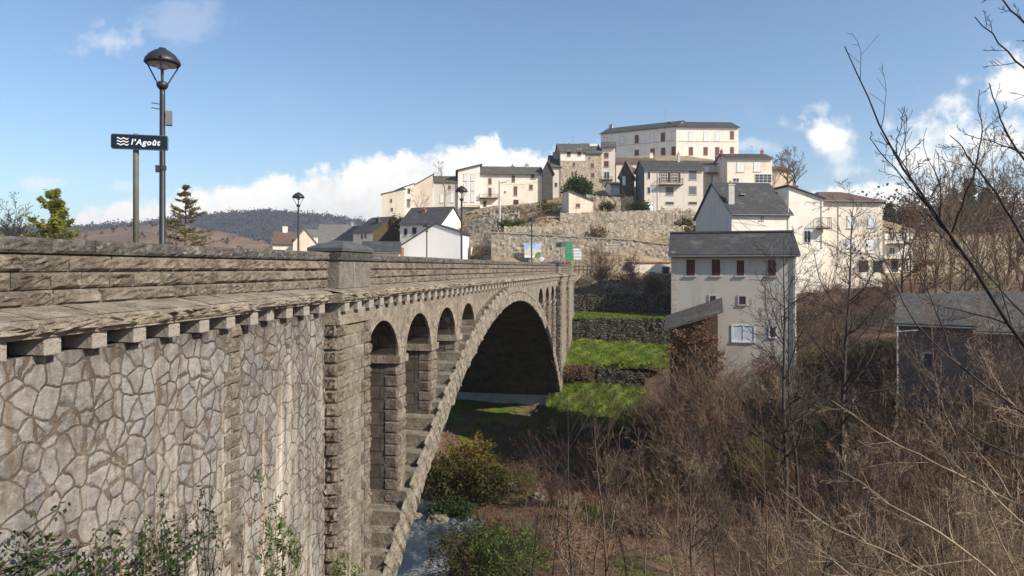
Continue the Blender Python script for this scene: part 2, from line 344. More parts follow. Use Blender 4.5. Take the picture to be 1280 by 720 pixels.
# ------------------------------------------------------------------ mesh helpers
def P(px, py, d): return np.array(((px-640)/F*d, d, (HY-py)/F*d))
class MB:
    def __init__(s): s.v = []; s.f = []; s.mi = []; s.n = 0
    def add(s, verts, faces, mi=0):
        o = s.n; verts = np.asarray(verts, float).reshape(-1, 3); s.v.append(verts); s.n += len(verts)
        for f in faces: s.f.append([i+o for i in f]); s.mi.append(mi)
    def box(s, x0, y0, z0, x1, y1, z1, mi=0):
        v = [(x, y, z) for x in (x0, x1) for y in (y0, y1) for z in (z0, z1)]
        s.add(v, [(0, 1, 3, 2), (4, 6, 7, 5), (0, 4, 5, 1), (2, 3, 7, 6), (0, 2, 6, 4), (1, 5, 7, 3)], mi)
    def prism(s, poly, fn, a, b, mi=0, cap=True):
        # poly: 2D outline; fn(p, t): 3D
        n = len(poly)
        v = [fn(p, a) for p in poly]+[fn(p, b) for p in poly]
        f = [(i, (i+1) % n, n+(i+1) % n, n+i) for i in range(n)]
        if cap: f += [tuple(range(n-1, -1, -1)), tuple(range(n, 2*n))]
        s.add(v, f, mi)
    def lathe(s, prof, c=(0, 0, 0), n=16, mi=0):
        v = []; f = []
        for r, z in prof:
            for k in range(n):
                a = 2*math.pi*k/n; v.append((c[0]+r*math.cos(a), c[1]+r*math.sin(a), c[2]+z))
        for i in range(len(prof)-1):
            for k in range(n): f.append((i*n+k, i*n+(k+1) % n, (i+1)*n+(k+1) % n, (i+1)*n+k))
        f.append(tuple(range(n-1, -1, -1))); f.append(tuple(range((len(prof)-1)*n, len(prof)*n)))
        s.add(v, f, mi)
    def bar(s, a, b, r, n=6, r2=None, mi=0):
        a = np.array(a, float); b = np.array(b, float)
        v, f = tubes(np.array([[a, b]]), np.array([[r, r if r2 is None else r2]]), n)
        s.add(v, f.tolist(), mi)
        s.f.append([s.n-2*n+i for i in range(n-1, -1, -1)]); s.f.append([s.n-n+i for i in range(n)]); s.mi += [mi, mi]
    def build(s, name, mats, parent=None, smooth=False, norm=True):
        me = bpy.data.meshes.new(name)
        V_ = np.concatenate(s.v) if s.v else np.zeros((0, 3))
        me.from_pydata(V_.tolist(), [], s.f)
        if isinstance(mats, str): mats = [mats]
        for m in mats: me.materials.append(MATS[m])
        if len(mats) > 1: me.polygons.foreach_set('material_index', s.mi)
        if norm:
            bm = bmesh.new(); bm.from_mesh(me); bmesh.ops.recalc_face_normals(bm, faces=bm.faces); bm.to_mesh(me); bm.free()
        if smooth: me.polygons.foreach_set('use_smooth', [True]*len(me.polygons))
        me.update()
        o = bpy.data.objects.new(name, me); COL.objects.link(o)
        if parent: o.parent = parent
        return o
def fastmesh(name, V_, Q, mat, parent=None, smooth=False):
    """numpy quads (M,4) -> object"""
    me = bpy.data.meshes.new(name)
    V_ = np.ascontiguousarray(V_, dtype=np.float32); Q = np.ascontiguousarray(Q, dtype=np.int32); k = Q.shape[1]
    me.vertices.add(len(V_)); me.vertices.foreach_set('co', V_.ravel())
    me.loops.add(Q.size); me.loops.foreach_set('vertex_index', Q.ravel())
    me.polygons.add(len(Q)); me.polygons.foreach_set('loop_start', np.arange(0, Q.size, k, dtype=np.int32)); me.polygons.foreach_set('loop_total', np.full(len(Q), k, dtype=np.int32))
    if smooth: me.polygons.foreach_set('use_smooth', np.ones(len(Q), bool))
    me.materials.append(MATS[mat]); me.update(calc_edges=True); me.validate()
    o = bpy.data.objects.new(name, me); COL.objects.link(o)
    if parent: o.parent = parent
    return o
def tubes(Pt, Rd, sides):
    """Pt (N,K,3), Rd (N,K) -> verts, quads"""
    N_, K, _ = Pt.shape
    T = np.gradient(Pt, axis=1); T /= np.linalg.norm(T, axis=2, keepdims=True)+1e-9
    ref = np.where(np.abs(T[:, :1, 2:3]) > .9, np.array([1., 0, 0]), np.array([0, 0, 1.])); ref = np.broadcast_to(ref, T.shape)
    A = np.cross(T, ref); A /= np.linalg.norm(A, axis=2, keepdims=True)+1e-9; B = np.cross(T, A)
    an = np.arange(sides)*2*math.pi/sides
    ring = Pt[:, :, None]+Rd[:, :, None, None]*(np.cos(an)[None, None, :, None]*A[:, :, None]+np.sin(an)[None, None, :, None]*B[:, :, None])
    idx = np.arange(N_*K*sides).reshape(N_, K, sides); nx = np.roll(idx, -1, axis=2)
    Q = np.stack([idx[:, :-1], nx[:, :-1], nx[:, 1:], idx[:, 1:]], -1).reshape(-1, 4)
    return ring.reshape(-1, 3), Q
def joinq(parts):
    o = 0; vs = []; qs = []
    for v, q_ in parts: vs.append(v); qs.append(q_+o); o += len(v)
    return np.concatenate(vs), np.concatenate(qs)
def leaves(C, size, flat=0.0, r=rng, up=None, aspect=.55):
    """leaf quads at points C"""
    n = len(C); a = r.normal(size=(n, 3)); a[:, 2] *= (1-flat*.6); a /= np.linalg.norm(a, axis=1, keepdims=True)
    if up is not None: a = a*(1-up[1])+np.array(up[0])*up[1]
    b = r.normal(size=(n, 3)); b -= a*np.sum(a*b, 1, keepdims=True)/np.sum(a*a, 1, keepdims=True); b /= np.linalg.norm(b, axis=1, keepdims=True)
    s = (size*(.6+.8*r.random(n)))[:, None]; a = a*s; b = b*s*aspect
    V_ = np.stack([C-a, C+b-a*.1, C+a, C-b-a*.1], 1).reshape(-1, 3)
    return V_, np.arange(4*n).reshape(n, 4)
def setp(o, label=None, cat=None, group=None, kind=None):
    if label: o['label'] = label
    if cat: o['category'] = cat
    if group: o['group'] = group
    if kind: o['kind'] = kind
    return o
def empty(name, loc=(0, 0, 0), rz=0, **k):
    o = bpy.data.objects.new(name, None); COL.objects.link(o); o.location = loc; o.rotation_euler = (0, 0, rz); o.empty_display_size = .3
    return setp(o, **k)
def copy_tree(o, parent=None, **k):
    c = o.copy(); COL.objects.link(c); c.parent = parent
    for ch in list(o.children): copy_tree(ch, c)
    return setp(c, **k)
def block(mb, c00, c10, c11, c01, nrm, nx, ny, bulge, gap=.008, mi=0, rough=.5, r=rng, back=.05):
    """rock-faced stone: grid over the four corners, pushed out along nrm, edges chamfered to a draft margin"""
    c00, c10, c11, c01 = [np.asarray(c, float) for c in (c00, c10, c11, c01)]; nrm = np.asarray(nrm, float)
    lu = np.linalg.norm(c10-c00); lv = np.linalg.norm(c01-c00)
    gu = gap/max(lu, .01); gv = gap/max(lv, .01); eu = min(.2, .05/max(lu, .01)); ev = min(.22, .045/max(lv, .01))
    us = np.concatenate([[gu, gu], np.linspace(gu+eu, 1-gu-eu, nx), [1-gu, 1-gu]]); vs = np.concatenate([[gv, gv], np.linspace(gv+ev, 1-gv-ev, ny), [1-gv, 1-gv]])
    Uu, Vv = np.meshgrid(us, vs, indexing='ij')
    pt = (c00*((1-Uu)*(1-Vv))[..., None]+c10*(Uu*(1-Vv))[..., None]+c11*(Uu*Vv)[..., None]+c01*((1-Uu)*Vv)[..., None])
    n, m = len(us), len(vs)
    h = np.zeros((n, m))
    core = bulge*(.55+.45*r.random()+rough*(r.random((nx, ny))-.5))
    tl = r.normal(size=2)*.25; core = core*(1+tl[0]*np.linspace(-1, 1, nx)[:, None]+tl[1]*np.linspace(-1, 1, ny)[None])
    h[2:-2, 2:-2] = np.maximum(core, .15*bulge)
    h[0, :] = h[-1, :] = -back; h[:, 0] = h[:, -1] = -back
    pt = pt+nrm*h[..., None]
    id_ = np.arange(n*m).reshape(n, m)
    q_ = np.stack([id_[:-1, :-1], id_[1:, :-1], id_[1:, 1:], id_[:-1, 1:]], -1).reshape(-1, 4)
    mb.add(pt.reshape(-1, 3), q_.tolist(), mi)
# ------------------------------------------------------------------ terrain
CP = np.array([
 # near bank below the camera
 (0,-10,-1.8),(0,0,-2.4),(-5,0,-2.8),(-7,5,-4.3),(-8,10,-5.4),(-6,15,-7.8),(-5,19,-10.6),(-4,24,-14.5),(0,5,-4.6),(0,10,-7),(0,15,-10),(0,20,-13.5),(0,24,-13.2),
 (10,0,-3),(10,5,-5.2),(10,10,-7.5),(12,15,-10.5),(14,20,-13.2),(16,24,-12.8),(25,5,-4.5),(25,12,-8),(28,20,-12),(38,31,-13),(45,15,-8),(60,30,-10),
 # river bed
 (-6,36,-18.4),(-7,43,-18.2),(3,38,-18.2),(15,37.5,-18.2),(30,38,-18),(60,42,-17.8),(0,31,-13.1),(6,31,-12.5),(15,31,-12.5),(26,31,-12.8),(-3.5,30,-16),(-30,42,-18.4),(-60,42,-18.4),(100,45,-17.6),
 # far bank
 (3,44,-16.4),(3,52,-15.9),(4,62,-15.1),(5,72,-14.4),(12,46,-16),(12,58,-15.4),(10,66,-15.2),(10,74,-14.2),(11,82,-12.2),(13,90,-9),(13,96,-5),(13,101,-1.5),
 (-2,66,-14.7),(-4,78,-14.2),(-12,60,-15.2),(-12,80,-13.6),(-12,92,-8),(-12,100,-1.5),
 (20,44,-13.6),(13,50,-11.6),(17,50,-9.6),(21,48.5,-9.2),(20,56,-8.7),(14,58,-11),(20,63,-10),(20,71,-11.2),(20,79,-11.8),(20,85.5,-9.8),(19.5,91,-7.2),(15,63,-13.6),(15,70,-13.4),(15,76,-12.8),(15,82,-11.2),(24,70,-8.8),(26,78,-7.5),(25,94,-3.2),(25,46,-11),(30,46,-9.4),(30,54,-9.6),(31,62,-8.3),(33,72,-7),(36,80,-5),(36,90,-3),(40,44,-8.2),(44,52,-8.5),(46,66,-7),(50,80,-4),(60,60,-5.5),(70,50,-5),(70,80,-2),(90,70,-2),(110,60,0),
 # road level beyond the bridge and the hill
 (5,104,-.9),(-10,104,-.9),(25,104,-.9),(40,102,-1.2),(-30,104,-1),(-60,104,-1.5),(60,100,-1),(5,111,-.9),(-10,111,-.9),(28,111,-.9),(45,112,0),(-30,115,-1),
 (-2,116,4.8),(5,116,4.8),(15,116,5),(28,116,4.5),(0,120,6.6),(15,120,6.6),(30,120,6.6),(-5.5,118,.5),(5,124,9.3),(20,124,9.4),(36,124,9),(-6,135,8.5),(5,136,11.2),(20,134,10.9),(36,134,10.5),(-8,148,13),(5,148,13.2),(22,148,16.5),(40,148,15),(-20,150,9.5),(-30,155,6),(-20,130,-.5),(-13,124,-.8),(-8,125,-.5),(-9,130,1.5),
 (10,165,19),(28,165,22),(48,165,20),(20,185,29),(40,185,30.5),(62,185,28),(80,185,20),(30,215,31),(60,215,29),(0,190,18),(-30,190,4),(-60,160,-2),(-70,200,-2),(100,190,9),
 (60,130,4),(60,115,1),(80,110,0),(100,100,0),(100,140,4),(75,150,10),(140,120,4),(140,180,10),(0,260,15),(50,260,18),(110,260,14),(-60,260,-3),(170,250,16),(170,60,2),(170,150,8),
 # left of the bridge
 (-22,-10,-1),(-22,10,-1.4),(-22,20,-6),(-22,30,-15),(-35,10,-1.2),(-35,25,-9),(-60,10,-1),(-60,25,-9),(-30,62,-13),(-30,80,-7),(-30,95,-2),(-60,62,-12),(-60,85,-4)], float)
def _phi(r): return r
_A = np.linalg.norm(CP[:, None, :2]-CP[None, :, :2], axis=2)
_n = len(CP); _M = np.zeros((_n+3, _n+3)); _M[:_n, :_n] = _phi(_A); _M[:_n, _n] = 1; _M[:_n, _n+1:] = CP[:, :2]; _M[_n, :_n] = 1; _M[_n+1:, :_n] = CP[:, :2].T
_W = np.linalg.solve(_M, np.concatenate([CP[:, 2], np.zeros(3)]))
_ph = rng.random((14, 3))*6.28
def gz(x, y):
    """terrain height, numpy arrays"""
    x = np.atleast_1d(np.asarray(x, float)); y = np.atleast_1d(np.asarray(y, float)); sh = x.shape; x = x.ravel(); y = y.ravel()
    out = np.empty(len(x))
    for i in range(0, len(x), 20000):
        xs, ys = x[i:i+20000], y[i:i+20000]
        r = np.hypot(xs[:, None]-CP[None, :, 0], ys[:, None]-CP[None, :, 1])
        out[i:i+20000] = r@_W[:_n]+_W[_n]+_W[_n+1]*xs+_W[_n+2]*ys
    far = -4+0*x
    d = np.maximum(np.maximum(np.maximum(-60-x, x-170)/60, (y-255)/60), (-10-y)/30)
    wgt = np.clip(d, 0, 1); wgt = wgt*wgt*(3-2*wgt)
    z = out*(1-wgt)+far*wgt
    nz = 0
    for k in range(7):
        f = .12*1.75**k; nz = nz+np.sin(x*f*(1+_ph[k, 0]*.1)+y*f*.6+_ph[k, 1])*np.sin(y*f-x*f*.4+_ph[k, 2])*.28/1.6**k
    z = z+nz*np.where((y > 100) & (y < 113), .1, 1.0)
    return z.reshape(sh)
def axis(lo, hi, step, far_lo, far_hi):
    a = list(np.arange(lo, hi+step/2, step)); s = step; x = lo; left = []
    while x > far_lo: s *= 1.35; x -= s; left.append(x)
    s = step; x = hi; right = []
    while x < far_hi: s *= 1.35; x += s; right.append(x)
    return np.array(left[::-1]+a+right)
gx = axis(-40, 80, .8, -2600, 2600); gy = axis(-4, 130, .8, -200, 3300)
GX, GY = np.meshgrid(gx, gy, indexing='ij')
GZ = gz(GX, GY)
# keep the ground below the bridge's road fill and clear of the masonry
id_ = np.arange(GX.size).reshape(GX.shape)
Qg = np.stack([id_[:-1, :-1], id_[1:, :-1], id_[1:, 1:], id_[:-1, 1:]], -1).reshape(-1, 4)
ground = setp(fastmesh('ground', np.stack([GX, GY, GZ], -1).reshape(-1, 3), Qg, 'ground', smooth=True), kind='structure')

mb = MB(); xs_ = np.linspace(-90, 130, 441); yt_ = 64-27*np.clip((xs_+5)/5, 0, 1)
for i in range(len(xs_)-1):
    mb.add([(xs_[i], 14, -17.0), (xs_[i+1], 14, -17.0), (xs_[i+1], yt_[i+1], -17.0), (xs_[i], yt_[i], -17.0)], [(0, 1, 2, 3)])
setp(mb.build('river', 'water'), kind='structure')

# ------------------------------------------------------------------ bridge
TN = .186; LB = math.sqrt(1+TN*TN)
def SA(px, a): d = F*a/(800-px); return d*LB-a*TN/LB
def SD(d, a): return d*LB-a*TN/LB
def YA(a): return a/LB
AP, AL, AD, AW, AT, AR, AC = 9.2, 8.58, 8.64, 8.85, 8.48, 8.40, 8.82
bridge = empty('stone_bridge', rz=math.atan2(1, TN), label='long grey stone arch bridge with rubble wing wall and one great arch over the river', cat='bridge')
FRONT = np.array((0, -1., 0)); NEAR = np.array((-1., 0, 0))
S0, SE = -9.0, SD(92, AP)
sT0, sT1 = SD(19.3, AT), SD(21.6, AT)           # near pilaster
sF0, sF1, sG0, sG1 = SD(73.9, AT), SD(79.3, AT), SD(81.9, AT), SD(88, AT)   # far pilasters
sJ = SD(15.0, AW)                                # step in the wing wall
yp, yl, yd, yw, yt, yr, yc = [YA(a) for a in (AP, AL, AD, AW, AT, AR, AC)]
WID = 13.4
# parapet and coping
pil = [(SD(20.18, AC), SD(22.5, AC)), (sF0+.6, sF0+3.2)]
mbp = MB(); copings = []
def span(mbx, a, b, z0, z1, y, lmin, lmax, bulge, back=.05, nx=6, ny=4, gap=.008, rough=.6):
    s = a
    while s < b-.05:
        l = rng.uniform(lmin, lmax); e = min(b, s+l)
        if b-e < lmin*.5: e = b
        k = 1 if s < 45 else .5
        block(mbx, (s, y, z0), (e, y, z0), (e, y, z1), (s, y, z1), FRONT, max(2, int(nx*k)), max(2, int(ny*k)), bulge, gap, back=back, rough=rough)
        s = e
segs = [(S0, pil[0][0]), (pil[0][1], pil[1][0]), (pil[1][1], SE)]
for a, b in segs:
    mbp.box(a, yp+.035, -.9, b, yp+.40, .215, 1)
    for k, (z0, z1) in enumerate([(-.60, -.335), (-.335, -.06), (-.06, .215)]):
        span(mbp, a, b, z0, z1, yp, .5, 1.05, .08, nx=7, ny=4, rough=.75, gap=.011)
    mbc = MB(); copings.append(mbc); s = a
    while s < b-.05:
        e = min(b, s+rng.uniform(.8, 1.5)); e = b if b-e < .4 else e
        zt = .465+rng.uniform(-.006, .006)
        block(mbc, (s, yp-.06, .225), (e, yp-.06, .225), (e, yp-.06, zt), (s, yp-.06, zt), FRONT, 10, 4, .04, .006, rough=.9, back=.03)
        nb = 6; tv = []
        for i in range(nb+1):
            for j in range(4): tv.append((s+.006+(e-s-.012)*i/nb, yp-.03+.46*j/3, zt-(.0 if 0 < j < 3 else .012)+rng.uniform(-.008, .008)))
        mbc.add(tv, [(i*4+j, i*4+j+1, i*4+j+5, i*4+j+4) for i in range(nb) for j in range(3)])
        mbc.box(s+.004, yp-.028, .218, e-.004, yp+.44, zt-.03, 0)
        s = e
parapet = mbp.build('parapet', ['rockface', 'jamb'], bridge, norm=False)
for mbc in copings: mbc.build('coping', 'coping_stone', parapet, norm=False)

# far-side parapet, road deck, pavements
mbf = MB(); mbf.box(S0, yp+WID-.9, -.9, SE, yp+WID-.5, .465); mbf.build('far_parapet', 'rockface', bridge)
mbd = MB(); mbd.box(S0, yp+.36, -1.15, SE+6, yp+WID-.52, -.72); mbd.build('road_deck', 'asphalt', bridge)
for k in (0, 1):
    mbd = MB(); y0 = yp+.405 if k == 0 else yp+WID-2.5; mbd.box(S0, y0, -.719, SE+6, y0+1.55, -.60); mbd.build('pavement', 'pavement', bridge)
# ledge (string course)
mbl = MB()
def ledge(a, b, al, zo=0.0, zi=0.0, lmin=.85, lmax=1.15):
    y = YA(al); s = a
    while s < b-.05:
        e = min(b, s+rng.uniform(lmin, lmax)); e = b if b-e < .4 else e
        zt = -.672-zo; zb = -.932-zo
        block(mbl, (s, y, zb), (e, y, zb), (e, y, zt-.02), (s, y, zt-.02), FRONT, 9 if s < 40 else 3, 5 if s < 40 else 2, .09, .008, rough=1.1, back=.04)
        r = rng.uniform(-.006, .006); nb = 5; tv = []
        for i in range(nb+1):
            for j in range(5):
                yy = y-.015+(yp+.04-y)*j/4; zz = zt+(-.575-zt)*j/4+r+rng.uniform(-.006, .006)-(.02 if j == 0 else 0)
                tv.append((s+.005+(e-s-.01)*i/nb, yy, zz))
        mbl.add(tv, [(i*5+j, i*5+j+1, i*5+j+6, i*5+j+5) for i in range(nb) for j in range(4)])
        mbl.box(s+.003, y+.02, zb+.004, e-.003, yw+.36, zt-.035)
        s = e
    mbl.box(a, y+.02, zb-.035, b, yw+.36, zb+.003)       # plain fillet under the blocks
sL = SA(312, AL)
ledge(S0, sL, AL-.12, .025); ledge(sL, sT0-.15, AL); ledge(sT0-.15, sT1+.1, AL-.33); ledge(sT1+.1, sF0-.1, AL); ledge(sF0-.1, sF1+.1, AL-.33); ledge(sF1+.1, sG0-.1, AL); ledge(sG0-.1, sG1+.1, AL-.33); ledge(sG1+.1, SE+2.0, AL)
mbl.build('ledge', 'ledge_stone', bridge, norm=False)
# modillions
sp = .886; s = SA(204.5, AD)-12*sp; ms = []
while s < SE-1: ms.append(s); s += sp
vis = [s for s in ms if s > SA(-60, AD)]
mm = None; rest = MB(); cnt = 0
for s in ms:
    zo = .025 if s < sL else 0; yy = YA(AD-.12) if s < sL else yd
    if sT0-.2 < s < sT1-.1 or any(a-.3 < s < b for a, b in ((sF0, sF1), (sG0, sG1))): yy = yd-.33
    if s in vis and cnt < 100:
        cnt += 1
        if mm is None:
            q_ = MB(); q_.box(0, 0, -.268, .30, .62, 0); mm = q_.build('modillion', 'modillion', bridge); o = mm
            bm = bmesh.new(); bm.from_mesh(mm.data); bmesh.ops.bevel(bm, geom=bm.edges[:], offset=.012, segments=1, affect='EDGES'); bm.to_mesh(mm.data); bm.free()
        else: o = mm.copy(); COL.objects.link(o); o.parent = bridge
        o.location = (s, yy, -.968-zo)
    else: rest.box(s, yy, -1.236, s+.30, yw+.1, -.968)
setp(rest.build('modillion', 'modillion', bridge), kind='stuff')
# wing wall
mbw = MB()
def wallgrid(mbx, s0, s1, y, z0, z1, st=.35, amp=.0, mi=0):
    n = max(2, int((s1-s0)/st)); m = max(2, int((z1-z0)/st))
    S, Z = np.meshgrid(np.linspace(s0, s1, n+1), np.linspace(z0, z1, m+1), indexing='ij')
    Yy = y+amp*rng.normal(size=S.shape); id_ = np.arange(S.size).reshape(S.shape)
    mbx.add(np.stack([S, Yy, Z], -1).reshape(-1, 3), np.stack([id_[:-1, :-1], id_[1:, :-1], id_[1:, 1:], id_[:-1, 1:]], -1).reshape(-1, 4).tolist(), mi)
wallgrid(mbw, S0, sJ, yw-.12, -18, -1.27, .3, .008); wallgrid(mbw, sJ, sT0+.1, yw, -18, -1.25, .3, .008)
mbw.box(S0, yw-.11, -1.6, sJ, yw+.3, -1.272); mbw.box(sJ, yw+.01, -1.6, sT0+.1, yw+.3, -1.252)
mbw.box(S0, yw+.31, -18, sF0+.2, yp+WID-.5, -.93) if False else mbw.box(S0, yw+.31, -18, sT0+.2, yp+WID-.5, -.93)
mbw.box(sJ-.25, yw-.105, -18, sJ, yw+.1, -1.28, 0)
z = -1.2; k = 0
while z > -9:
    hh = rng.uniform(.26, .36); ln = .55 if k % 2 else .32
    block(mbw, (sJ-ln, yw-.135, z-hh), (sJ+.01, yw-.135, z-hh), (sJ+.01, yw-.135, z), (sJ-ln, yw-.135, z), FRONT, 5, 4, .06, .012, mi=1)
    z -= hh; k += 1
mbw.build('wing_wall', ['wing_rubble', 'rockface'], bridge, norm=False)
# great arch: intrados measured on the ring's face
I = np.array([(496,720),(515,655),(529,600),(547.5,555),(556,530),(565,503.8),(578.75,472.5),(592.5,440),(600,430),(610,410.6),(620,397),(632.5,382.5),(647,377.5),(656.7,380),(675.8,395.8),(680.8,413),(685,423),(690,440),(695,458),(697.5,472)])
dI = F*AR/(800-I[:, 0]); zI = -(I[:, 1]-HY)*AR/(800-I[:, 0]); sI = dI*LB-AR*TN/LB
best = None
for c in np.linspace(sI.mean()-6, sI.mean()+8, 57):
    A_ = np.c_[np.ones(len(sI)), (sI-c)**2, (sI-c)**4]; r_, *_ = np.linalg.lstsq(A_, zI, rcond=None); e_ = ((A_@r_-zI)**2).sum()
    if best is None or e_ < best[0]: best = (e_, c, r_)
_, sC, kk = best
ZB = -13.6
zin = lambda s: kk[0]+kk[1]*(s-sC)**2+kk[2]*(s-sC)**4
def half(): 
    s = sC
    while zin(s) > ZB: s += .02
    return s-sC
HS = half()
print('arch centre', sC, 'coef', kk, 'half', HS)
# uniform arc-length points of the intrados
ss = np.linspace(sC-HS, sC+HS, 4000); zz = zin(ss); al = np.concatenate([[0], np.cumsum(np.hypot(np.diff(ss), np.diff(zz)))])
NV = int(al[-1]/.50)
sv = np.interp(np.linspace(0, al[-1], NV+1), al, ss); zv = zin(sv)
ds = np.gradient(sv); dz = np.gradient(zv); ln = np.hypot(ds, dz); nxs, nzs = -dz/ln, ds/ln     # outward normal
TH = 1.02
mbv = MB()
for i in range(NV):
    th = TH+(.14 if i % 2 else 0)
    a = (sv[i], yr, zv[i]); b = (sv[i+1], yr, zv[i+1])
    c = (sv[i+1]+nxs[i+1]*.62, yr, zv[i+1]+nzs[i+1]*.62); d = (sv[i]+nxs[i]*.62, yr, zv[i]+nzs[i]*.62)
    block(mbv, a, b, c, d, FRONT, 4, 5, .075, .012, rough=.7)
    block(mbv, d, c, (sv[i+1]+nxs[i+1]*th, yr+.05, zv[i+1]+nzs[i+1]*th), (sv[i]+nxs[i]*th, yr+.05, zv[i]+nzs[i]*th), FRONT, 4, 4, .06, .012, rough=.7)
mbv.build('voussoir_ring', 'voussoir', bridge, norm=False)
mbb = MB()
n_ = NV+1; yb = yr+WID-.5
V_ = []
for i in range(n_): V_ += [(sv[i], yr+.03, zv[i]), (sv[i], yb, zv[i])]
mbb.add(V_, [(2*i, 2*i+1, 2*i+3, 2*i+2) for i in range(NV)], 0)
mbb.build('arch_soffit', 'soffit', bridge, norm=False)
# stepped extrados on top of the ring
es = sv+nxs*(TH+.02); ez = zv+nzs*(TH+.02)
def zex(s): return np.interp(s, es, ez)
mbe = MB(); s = es[0]
while s < es[-1]-.1:
    z0 = float(zex(s)); sl = abs(float(zex(s+.3))-z0)/.3; st = max(.36, min(.9, .5/max(sl, .2))) if sl > .3 else .14; e = min(es[-1], s+st)
    zt = (float(zex(s))+float(zex(e)))/2+rng.uniform(-.015, .015); zb_ = min(float(zex(s)), float(zex(e)))-.35
    mbe.box(s, yr+.06, zb_, e-.012, yw+2.5, zt); s = e
mbe.build('arch_steps', 'spandrel', bridge)
# abutment footing under the springing
mbq = MB(); mbq.box(sC+HS-.3, yr-.1, -18, sC+HS+2.5, yb+.1, ZB+.05); mbq.build('arch_footing', 'concrete', bridge); mbq = MB(); mbq.box(sC-HS-2.5, yr-.1, -19, sC-HS+.3, yb+.1, ZB+.05)
mbq.build('arch_footing', 'concrete', bridge)
# spandrel wall with the small arches cut into it
near_op = [(21.95, 25.05), (25.8, 28.9), (29.7, 32.8), (33.7, 36.6)]; far_op = [(59.5, 62.4), (63.9, 66.5), (68.0, 70.5), (71.6, 73.9)]
ops = [(SD(a, AW), SD(b, AW)) for a, b in near_op+far_op]
CRZ = -1.79
sw0, sw1 = sT1-.2, sF0+.3
outline = [(sw1, -1.25), (sw0, -1.25)]; s = sw0
floor_ = lambda s: max(float(zex(s))-.25, -17.5)
def lower(a, b):
    n = max(2, int((b-a)/.4)); return [(a+(b-a)*i/n, floor_(a+(b-a)*i/n)) for i in range(n+1)]
arches = []
for a, b in ops:
    if a-s > .02: outline += lower(s, a)
    r_ = (b-a)/2; c = (a+b)/2; rz_ = min(r_, 1.55); zs = CRZ-rz_
    arches.append((a, b, c, r_, zs, rz_))
    outline += [(c-r_*math.cos(t), zs+rz_*math.sin(t)) for t in np.linspace(0, math.pi, 25)]
    s = b
if sw1-s > .02: outline += lower(s, sw1)
cl = []
for p in outline:
    if not cl or math.hypot(p[0]-cl[-1][0], p[1]-cl[-1][1]) > 1e-3: cl.append(p)
bm = bmesh.new(); fv = [bm.verts.new((p[0], yw, p[1])) for p in cl]; ff = bm.faces.new(fv)
ext = bmesh.ops.extrude_face_region(bm, geom=[ff]); bmesh.ops.translate(bm, vec=(0, WID-.9, 0), verts=[g for g in ext['geom'] if isinstance(g, bmesh.types.BMVert)])
bmesh.ops.recalc_face_normals(bm, faces=bm.faces)
for f in bm.faces: f.material_index = 1 if abs(f.normal.y) < .5 else 0
bmesh.ops.triangulate(bm, faces=[f for f in bm.faces if len(f.verts) > 4])
me = bpy.data.meshes.new('spandrel_wall'); bm.to_mesh(me); bm.free(); me.materials.append(MATS['spandrel']); me.materials.append(MATS['jamb'])
o = bpy.data.objects.new('spandrel_wall', me); COL.objects.link(o); o.parent = bridge
m_ = MB(); m_.box(sw0, yw+.31, -1.3, sw1, yw+1.0, -.93); m_.build('frieze', 'dressed', bridge)
# small arch rings, pier quoins, imposts
for i, (a, b, c, r_, zs, rz_) in enumerate(arches):
    m_ = MB(); nvs = 15
    for k in range(nvs):
        t0, t1 = math.pi*k/nvs, math.pi*(k+1)/nvs; w_ = .46
        f_ = lambda t, e: (c-(r_+e)*math.cos(t), yw-.03, zs+(rz_+e)*math.sin(t))
        block(m_, f_(t0, .005), f_(t0, w_), f_(t1, w_), f_(t1, .005), FRONT, 3, 3, .025, .006, rough=.3)
    f2 = [(c-(r_+e)*math.cos(t), zs+(rz_+e)*math.sin(t)) for e, tt in ((0.0, np.linspace(0, math.pi, 25)), (.09, np.linspace(math.pi, 0, 25))) for t in tt]
    m_.prism(f2, lambda p, t: (p[0], t, p[1]), yw-.075, yw+.02)
    m_.build('archivolt', 'ledge_stone', bridge, norm=False)
pn = [(ops[i][1], ops[i+1][0]) for i in range(3)]+[(ops[i][1], ops[i+1][0]) for i in range(4, 7)]
for i, (a, b) in enumerate(pn+[(ops[3][1], ops[3][1]+.45), (ops[4][0]-.45, ops[4][0])]):
    m_ = MB(); z = -3.5; zlow = floor_((a+b)/2)
    while z > max(zlow, -14):
        hh = .42; wv = [(a, b)] if b-a < 1.0 else ([(a, a+.5), (b-.5, b)] if int(z*10) % 2 else [(a, a+.75), (b-.75, b)])
        for (u, v_) in wv:
            block(m_, (u, yw-.03, z-hh), (v_, yw-.03, z-hh), (v_, yw-.03, z), (u, yw-.03, z), FRONT, 5, 4, .085, .012, rough=.8)
        # return faces on the jamb that looks back at the viewer
        if i < 3 or i == 6:
            pass
        block(m_, (a, yw+.5, z-hh), (a, yw-.03, z-hh), (a, yw-.03, z), (a, yw+.5, z), NEAR, 4, 4, .03, .012)
        z -= hh
    m_.build('pier_quoins', 'rockface', bridge, norm=False)
    if i < 6:
        m_ = MB(); m_.box(a-.10, yw-.14, -3.47, b+.10, yw+WID-1.5, -3.20); m_.build('impost', 'ledge_stone', bridge)
